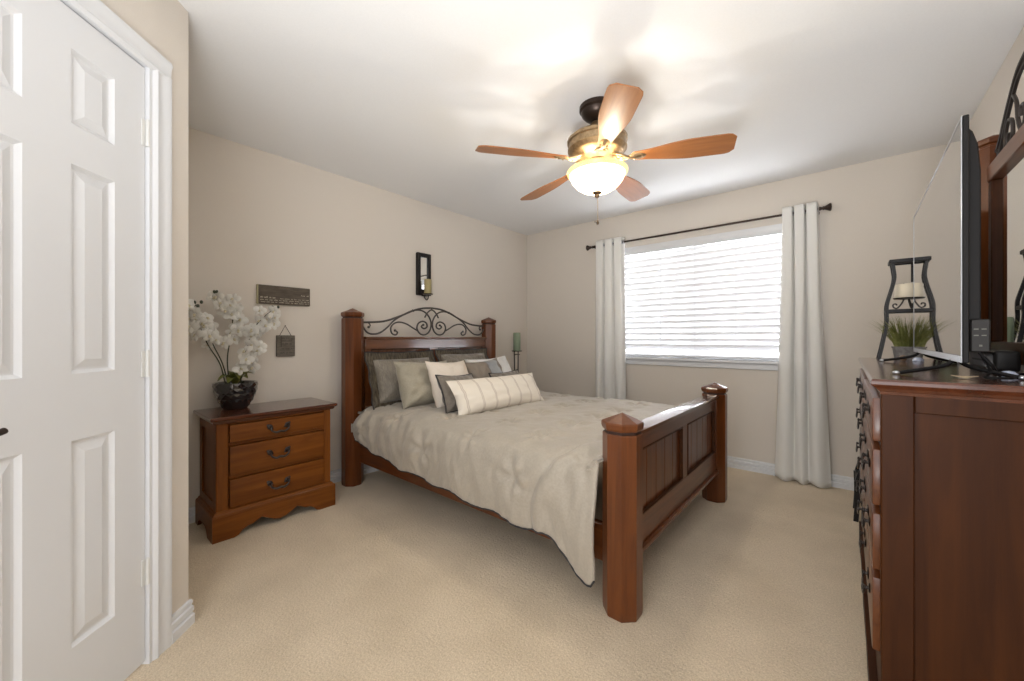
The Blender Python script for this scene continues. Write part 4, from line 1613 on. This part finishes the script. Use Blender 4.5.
mpost(MY0)
mpost(MY1)
b = MB()
ya, yb = MY0 + 0.042, MY1 - 0.042
for za, zb in ((1.775, 1.842), (1.05, 1.125)):
    MB().box(MX - 0.026, MX + 0.02, ya, yb, za, zb, 0.004).build('mirror_rail', 'cherry_y', mi)
for y_ in (ya, yb - 0.045):
    MB().box(MX - 0.022, MX + 0.016, y_, y_ + 0.045, 1.125, 1.775, 0.003).build('mirror_stile', 'dark_shaded_z', mi)
MB().box(MX - 0.006, MX + 0.006, ya + .045, yb - .045, 1.125, 1.775).build('glass', 'mirror', mi)
b = MB()
hw2 = (yb - ya) / 2
mc = (ya + yb) / 2


def scm(pts, s_):
    return [Vector((MX, mc + s_ * p[0] * hw2, 1.845 + p[1] * 0.27)) for p in pts]


arch = [(1.0, .20), (.86, .30), (.70, .50), (.5, .72), (.25, .93), (0, 1.0)]
arch2 = [(.97, .02), (.86, .14), (.72, .34), (.5, .60), (.25, .82), (0, .88)]
for s_ in (1, -1):
    b.tube(spline(scm(arch, s_), 8), 0.0065, 8)
    b.tube(spline(scm(arch2, s_), 8), 0.0058, 8)
    b.tube(spline(scm([(.80, .22), (.84, .10), (.77, .03), (.68, .10), (.66, .28), (.56, .42), (.44, .36), (.42, .18), (.50, .06), (.57, .14), (.53, .24)], s_), 6), 0.006, 8)
    b.tube(spline(scm([(.40, .68), (.30, .52), (.26, .28), (.16, .08), (.05, .16), (.06, .36), (.16, .38), (.17, .27)], s_), 6), 0.006, 8)
    b.tube(spline(scm([(1.0, .20), (.93, .17), (.92, .05), (.98, .0)], s_), 5), 0.006, 8)
b.build('scroll_crest', 'iron', mi)

# ------------------------------------------------------------------ television
TVC = Vector((3.318, 2.065, DZ))
tv = thing('television', 'flat television with thin silver edge standing on the dresser', 'television', TVC, None, (0, 0, 0))
# local: x along the screen (towards the window), y = behind the screen, z up
tv.rotation_euler = (0, 0, radians(-90.8))
TW_, TH_, TB = 1.118, 0.632, 0.046
b = MB()
b.box(-TW_ / 2, TW_ / 2, -0.004, 0.008, TB, TB + TH_, 0.002)
b.build('panel', 'black', tv)
MB().box(-TW_ / 2 + .009, TW_ / 2 - .009, -0.0052, -0.004, TB + .019, TB + TH_ - .009).build('screen', 'screen', tv)
b = MB()
b.box(-TW_ / 2, TW_ / 2, -0.0062, -0.004, TB, TB + .018, 0.0008)
b.box(-TW_ / 2, -TW_ / 2 + .008, -0.0062, -0.004, TB + .018, TB + TH_, 0.0008)
b.box(TW_ / 2 - .008, TW_ / 2, -0.0062, -0.004, TB + .018, TB + TH_, 0.0008)
b.box(-TW_ / 2 + .008, TW_ / 2 - .008, -0.0062, -0.004, TB + TH_ - .008, TB + TH_, 0.0008)
b.build('bezel', 'silver', tv)
b = MB()
rh = []
hx, hz0, hz1, rad = TW_ / 2 - 0.03, TB + 0.03, TB + TH_ - 0.02, 0.10
prof2 = [(hz0, 0.008), (hz0, 0.026), (hz0 + 0.02, 0.032), (hz1 - 0.12, 0.032), (hz1 - 0.05, 0.027), (hz1 - 0.015, 0.018), (hz1, 0.008)]
b.prism(prof2, lambda u, v, d: Vector((d, v, u)), -hx, hx, 0.003)
b.build('rear_housing', 'black', tv, smooth=30)
xp = TW_ / 2 - 0.055
for s_ in (-1, 1):
    b = MB()
    x = s_ * (TW_ / 2 - 0.15)
    b.tube(spline([(x + s_ * 0.02, -0.115, 0.006), (x, -0.02, 0.030), (x - s_ * 0.005, 0.002, TB + 0.01)], 6), [0.0055] * 13, 8)
    b.tube(spline([(x + s_ * 0.02, 0.115, 0.006), (x, 0.03, 0.030), (x - s_ * 0.005, 0.006, TB + 0.01)], 6), [0.0055] * 13, 8)
    lg = b.build('leg', 'black', tv)
    b = MB()
    for yy in (-0.117, 0.117):
        b.sphere((x + s_ * 0.02, yy, 0.0065), 0.007, (1, 1.4, .85), 10, 6)
    b.build('foot_cap', 'silver', lg)
# connection box at the end of the housing facing the room
pb = MB().box(hx - 0.03, hx + 0.010, 0.012, 0.046, TB + 0.028, TB + 0.112, 0.003).build('connector_box', 'brass_box', tv)
b = MB()
for r_ in range(2):
    for c_ in range(2):
        b.box(hx + 0.0095, hx + .0115, 0.018 + 0.013 * c_, 0.026 + 0.013 * c_, TB + 0.085 - 0.016 * r_, TB + 0.088 - 0.016 * r_)
b.box(hx + 0.0095, hx + .0115, 0.027, 0.032, TB + 0.042, TB + 0.047)
b.build('port', 'button', pb)

# cables behind the television
cb = MB()
cb.tube(spline([(3.36, 1.66, 1.10), (3.385, 1.66, 1.06), (3.40, 1.68, 1.036), (3.43, 1.73, 1.035), (3.46, 1.80, 1.036), (3.52, 1.84, 1.035)], 8), 0.0035, 6)
cb.tube(spline([(3.365, 1.68, 1.10), (3.375, 1.64, 1.05), (3.36, 1.60, 1.036), (3.40, 1.60, 1.036), (3.43, 1.65, 1.036), (3.50, 1.66, 1.036), (3.58, 1.70, 1.036)], 8), 0.0035, 6)
tag(cb.build('power_cable', 'black', None), 'black cables lying on the dresser behind the television', 'cable')

bxm = thing('media_box', 'dark grey rounded box on the dresser in front of the mirror', 'media box', (3.47, 2.16, DZ))
MB().box(3.445, 3.503, 1.99, 2.33, DZ + .001, DZ + 0.068, 0.012, 3).build('case', 'brass_box', bxm)
MB().box(3.4445, 3.4455, 2.05, 2.27, DZ + .030, DZ + 0.036).build('slot', 'black', bxm)

tg = thing('paper_tag', 'small tan folded paper tag on the dresser under the television', 'tag', (3.33, 1.60, DZ))
b = MB()
b.prism([(-.024, 0), (0, -.02), (.026, 0), (0, .022)], lambda u, v, d: Vector((3.322 + u, 1.592 + v, DZ + .0015 + d + abs(u) * .25)), 0, 0.002)
b.build('paper', 'tan', tg)
kb = thing('wooden_bead', 'small round brown bead on the dresser beside the grass pot', 'bead', (3.285, 2.62, DZ))
MB().lathe([(0, DZ + .001), (0.008, DZ + .0015), (0.014, DZ + .010), (0.015, DZ + .016), (0.011, DZ + .025), (0.004, DZ + .028), (0, DZ + .028)], 3.285, 2.62, 18).build('bead_body', 'brown_knob', kb)
for (x, y), lb in (((3.417, 1.692), 'small glass dome with painted window glint nearest on the dresser top'), ((3.335, 2.62), 'small glass dome with painted window glint on the dresser at the far end of the television')):
    dm = thing('glass_dome', lb, 'glass dome', (x, y, DZ), 'small glass domes on the dresser')
    MB().lathe([(0, DZ + .001), (0.019, DZ + .001), (0.020, DZ + .004), (0.018, DZ + .012), (0.011, DZ + .019), (0, DZ + .021)], x, y, 24).build('dome', 'dome_glass', dm)

# ------------------------------------------------------------------ two tier candle stand
sx_, sy_ = 3.318, 2.858
cs_ = thing('candle_stand', 'black two tier candle stand with curved legs at the far end of the dresser', 'candle stand', (sx_, sy_, DZ))
Zm, Zt = 1.288, 1.545
hwT, hwM, hwB = 0.058, 0.078, 0.108
dT, dM, dB = 0.040, 0.045, 0.060
b = MB()
for zz, hw_, hd, th in ((Zt, hwT + .012, dT + .012, 0.020), (Zm, hwM + .006, dM + .008, 0.018)):
    b = MB()
    if zz == Zt:
        b.box(sx_ - hw_, sx_ + hw_, sy_ - hd, sy_ - hd + .02, zz - th, zz, .003)
        b.box(sx_ - hw_, sx_ + hw_, sy_ + hd - .02, sy_ + hd, zz - th, zz, .003)
        b.box(sx_ - hw_, sx_ - hw_ + .02, sy_ - hd + .02, sy_ + hd - .02, zz - th, zz, .003)
        b.box(sx_ + hw_ - .02, sx_ + hw_, sy_ - hd + .02, sy_ + hd - .02, zz - th, zz, .003)
        b.build('top_frame', 'black_wood', cs_)
    else:
        b.box(sx_ - hw_, sx_ + hw_, sy_ - hd, sy_ + hd, zz - th, zz, .003)
        b.build('shelf', 'black_wood', cs_)


def flatbar(path, wx, wy):
    """bar with a rectangular section following a path that mostly rises in z"""
    t = bmesh.new()
    rings = []
    for p in path:
        rings.append([t.verts.new((p[0] + a * wx / 2, p[1] + c * wy / 2, p[2])) for a, c in ((-1, -1), (1, -1), (1, 1), (-1, 1))])
    for a, c in zip(rings, rings[1:]):
        for i in range(4):
            t.faces.new((a[i], a[(i + 1) % 4], c[(i + 1) % 4], c[i]))
    t.faces.new(rings[0][::-1])
    t.faces.new(rings[-1])
    bmesh.ops.recalc_face_normals(t, faces=t.faces)
    return t


for a in (-1, 1):
    for c in (-1, 1):
        pth = spline([(sx_ + a * hwB, sy_ + c * dB, DZ + .001), (sx_ + a * (hwB - .016), sy_ + c * (dB - .008), DZ + .09), (sx_ + a * hwM, sy_ + c * dM, DZ + 0.19), (sx_ + a * hwM, sy_ + c * dM, Zm),
                      (sx_ + a * (hwM - .004), sy_ + c * dM, Zm + .04), (sx_ + a * (hwT - .008), sy_ + c * dT, Zm + .15), (sx_ + a * (hwT - .006), sy_ + c * dT, Zt - .05), (sx_ + a * hwT, sy_ + c * dT, Zt - .01)], 5)
        b = MB()
        b._merge(flatbar(pth, 0.013, 0.013))
        b.build('leg', 'black_wood', cs_, smooth=30)
b = MB()
b.lathe([(0, 1.340), (0.050, 1.341), (0.054, 1.347), (0.050, 1.345), (0, 1.346)], sx_, sy_, 28)
for k in range(3):
    a = radians(-60 + 120 * k)
    ca, sa = cos(a), sin(a)
    b.tube(spline([(sx_ + r_ * ca, sy_ + r_ * sa, z_) for r_, z_ in ((0.012, 1.341), (0.020, 1.320), (0.036, 1.296), (0.050, 1.300), (0.052, 1.314), (0.042, 1.318), (0.038, 1.310))], 5), 0.0035, 6)
b.build('candle_plate', 'iron', cs_)
b = MB()
b._merge(flatbar([(sx_ + .022, sy_ + .028, Zt - .02), (sx_ + .022, sy_ + .028, 1.43)], 0.012, 0.006))
b.build('hanger', 'black_wood', cs_)
c = thing('drum_candle', 'wide cream drum candle held in the black stand', 'candle', (sx_, sy_, 1.3465))
MB().lathe([(0, 1.347), (0.045, 1.347), (0.047, 1.352), (0.047, 1.412), (0.043, 1.418), (0.03, 1.414), (0, 1.412)], sx_, sy_, 36).build('wax', 'cream_wax', c)
MB().tube([(sx_ - .012, sy_, 1.412), (sx_ - .012, sy_, 1.424)], 0.0015, 6).build('wick', 'black', c)

gp = thing('potted_grass', 'faux grass in a low grey pot under the black candle stand', 'potted plant', (sx_ + .005, sy_ - .005, DZ))
gp['kind'] = 'thing'
gx, gy = sx_ + .003, sy_ - .002
b = MB()
t = bmesh.new()
rings = []
for hw_, z_ in ((0.050, 0.001), (0.058, 0.058), (0.062, 0.060), (0.062, 0.066), (0.054, 0.066), (0.052, 0.052)):
    rr = []
    for i in range(24):
        a_ = 2 * pi * i / 24
        n4 = (abs(cos(a_)) ** 4 + abs(sin(a_)) ** 4) ** -0.25
        rr.append(t.verts.new((gx + hw_ * n4 * cos(a_), gy + hw_ * .66 * n4 * sin(a_), DZ + z_)))
    rings.append(rr)
t.faces.new(rings[0][::-1])
t.faces.new(rings[-1])
for a, c in zip(rings, rings[1:]):
    for i in range(24):
        t.faces.new((a[i], a[(i + 1) % 24], c[(i + 1) % 24], c[i]))
bmesh.ops.recalc_face_normals(t, faces=t.faces)
b._merge(t)
b.build('pot', 'grey_pot', gp, smooth=30)
b = MB()
rnd = random.Random(5)
t = bmesh.new()
for i in range(420):
    bx_, by_ = gx + rnd.uniform(-.046, .046), gy + rnd.uniform(-.028, .028)
    a_ = math.atan2((by_ - gy) * 1.3, bx_ - gx) + rnd.uniform(-.6, .6)
    out_ = ((bx_ - gx) / .046) ** 2 + ((by_ - gy) / .03) ** 2
    L_ = rnd.uniform(0.11, 0.19)
    spr = rnd.uniform(0.0, .45) + 0.42 * min(1, out_) * rnd.random()
    if rnd.random() < .12:
        spr += .35
    pts = []
    for k in range(5):
        q = k / 4
        r_ = L_ * spr * q ** 1.5
        pts.append(Vector((bx_ + r_ * cos(a_), by_ + r_ * sin(a_), DZ + .050 + L_ * q * (1 - .25 * spr * q))))
    wv = Vector((-sin(a_ + .7), cos(a_ + .7), 0)) * 0.0017
    prev = None
    for k, p in enumerate(pts):
        w_ = wv * (1 - (k / 4) ** 2 * .9)
        cur = (t.verts.new(p - w_), t.verts.new(p + w_))
        if prev:
            t.faces.new((prev[0], prev[1], cur[1], cur[0]))
        prev = cur
b._merge(t)
o = b.build('grass_blades', 'grass', gp, smooth=0)

c = thing('pillar_candle', 'green pillar candle on the dresser reflected in the mirror', 'candle', (3.455, 2.845, DZ))
MB().lathe([(0, DZ + .001), (0.036, DZ + .001), (0.038, DZ + .006), (0.038, DZ + .20), (0.034, DZ + .206), (0, DZ + .2)], 3.455, 2.845, 28).build('wax', 'green_wax', c)
MB().tube([(3.455, 2.845, DZ + .2), (3.456, 2.845, DZ + .212)], 0.0015, 6).build('wick', 'black', c)

# ------------------------------------------------------------------ low dark stool beyond the dresser
qx0, qx1, qy0, qy1 = 3.118, 3.47, 3.23, 3.50
sto = thing('low_stool', 'low black wooden stool with raised curved arms beyond the far end of the dresser', 'stool', ((qx0 + qx1) / 2, (qy0 + qy1) / 2, 0))
MB().box(qx0 + .004, qx1 - .004, qy0 + .004, qy1 - .004, 0.235, 0.262, 0.006, 2).build('seat', 'black_wood', sto)
b = MB()
ap = [(qx0 + .02, .235), (qx1 - .02, .235), (qx1 - .02, .12), (qx1 - .06, .135), ((qx0 + qx1) / 2, .165), (qx0 + .06, .135), (qx0 + .02, .12)]
b.prism(ap, lambda u, v, d: Vector((u, d, v)), qy0 + .008, qy0 + .022)
b.prism(ap, lambda u, v, d: Vector((u, d, v)), qy1 - .022, qy1 - .008)
for x in (qx0 + .01, qx1 - .024):
    b.box(x, x + .014, qy0 + .022, qy1 - .022, 0.13, 0.235)
b.build('apron', 'black_wood', sto)
for x in (qx0 + .012, qx1 - .012):
    for y in (qy0 + .014, qy1 - .014):
        b = MB()
        dxx = -0.006 if x < 3.3 else 0.006
        b._merge(flatbar(spline([(x + dxx, y, 0.001), (x, y, 0.12), (x + dxx * .5, y, 0.25)], 5), 0.024, 0.024))
        b.build('leg', 'black_wood', sto, smooth=30)
for y in (qy0 + .014, qy1 - .014):
    for x, s_ in ((qx0 + .012, 1), (qx1 - .012, -1)):
        b = MB()
        b._merge(flatbar(spline([(x, y, .25), (x + .012 * s_, y, .30), (x + .035 * s_, y, .36), (x + .055 * s_, y, .42), (x + .075 * s_, y, .435)], 6), 0.020, 0.020))
        b.build('arm_support', 'black_wood', sto, smooth=30)
for x in (qx0 + .087, qx1 - .087):
    MB().tube([(x, qy0 - .01, .435), (x, qy1 + .01, .435)], 0.017, 14).build('arm', 'black_wood', sto)
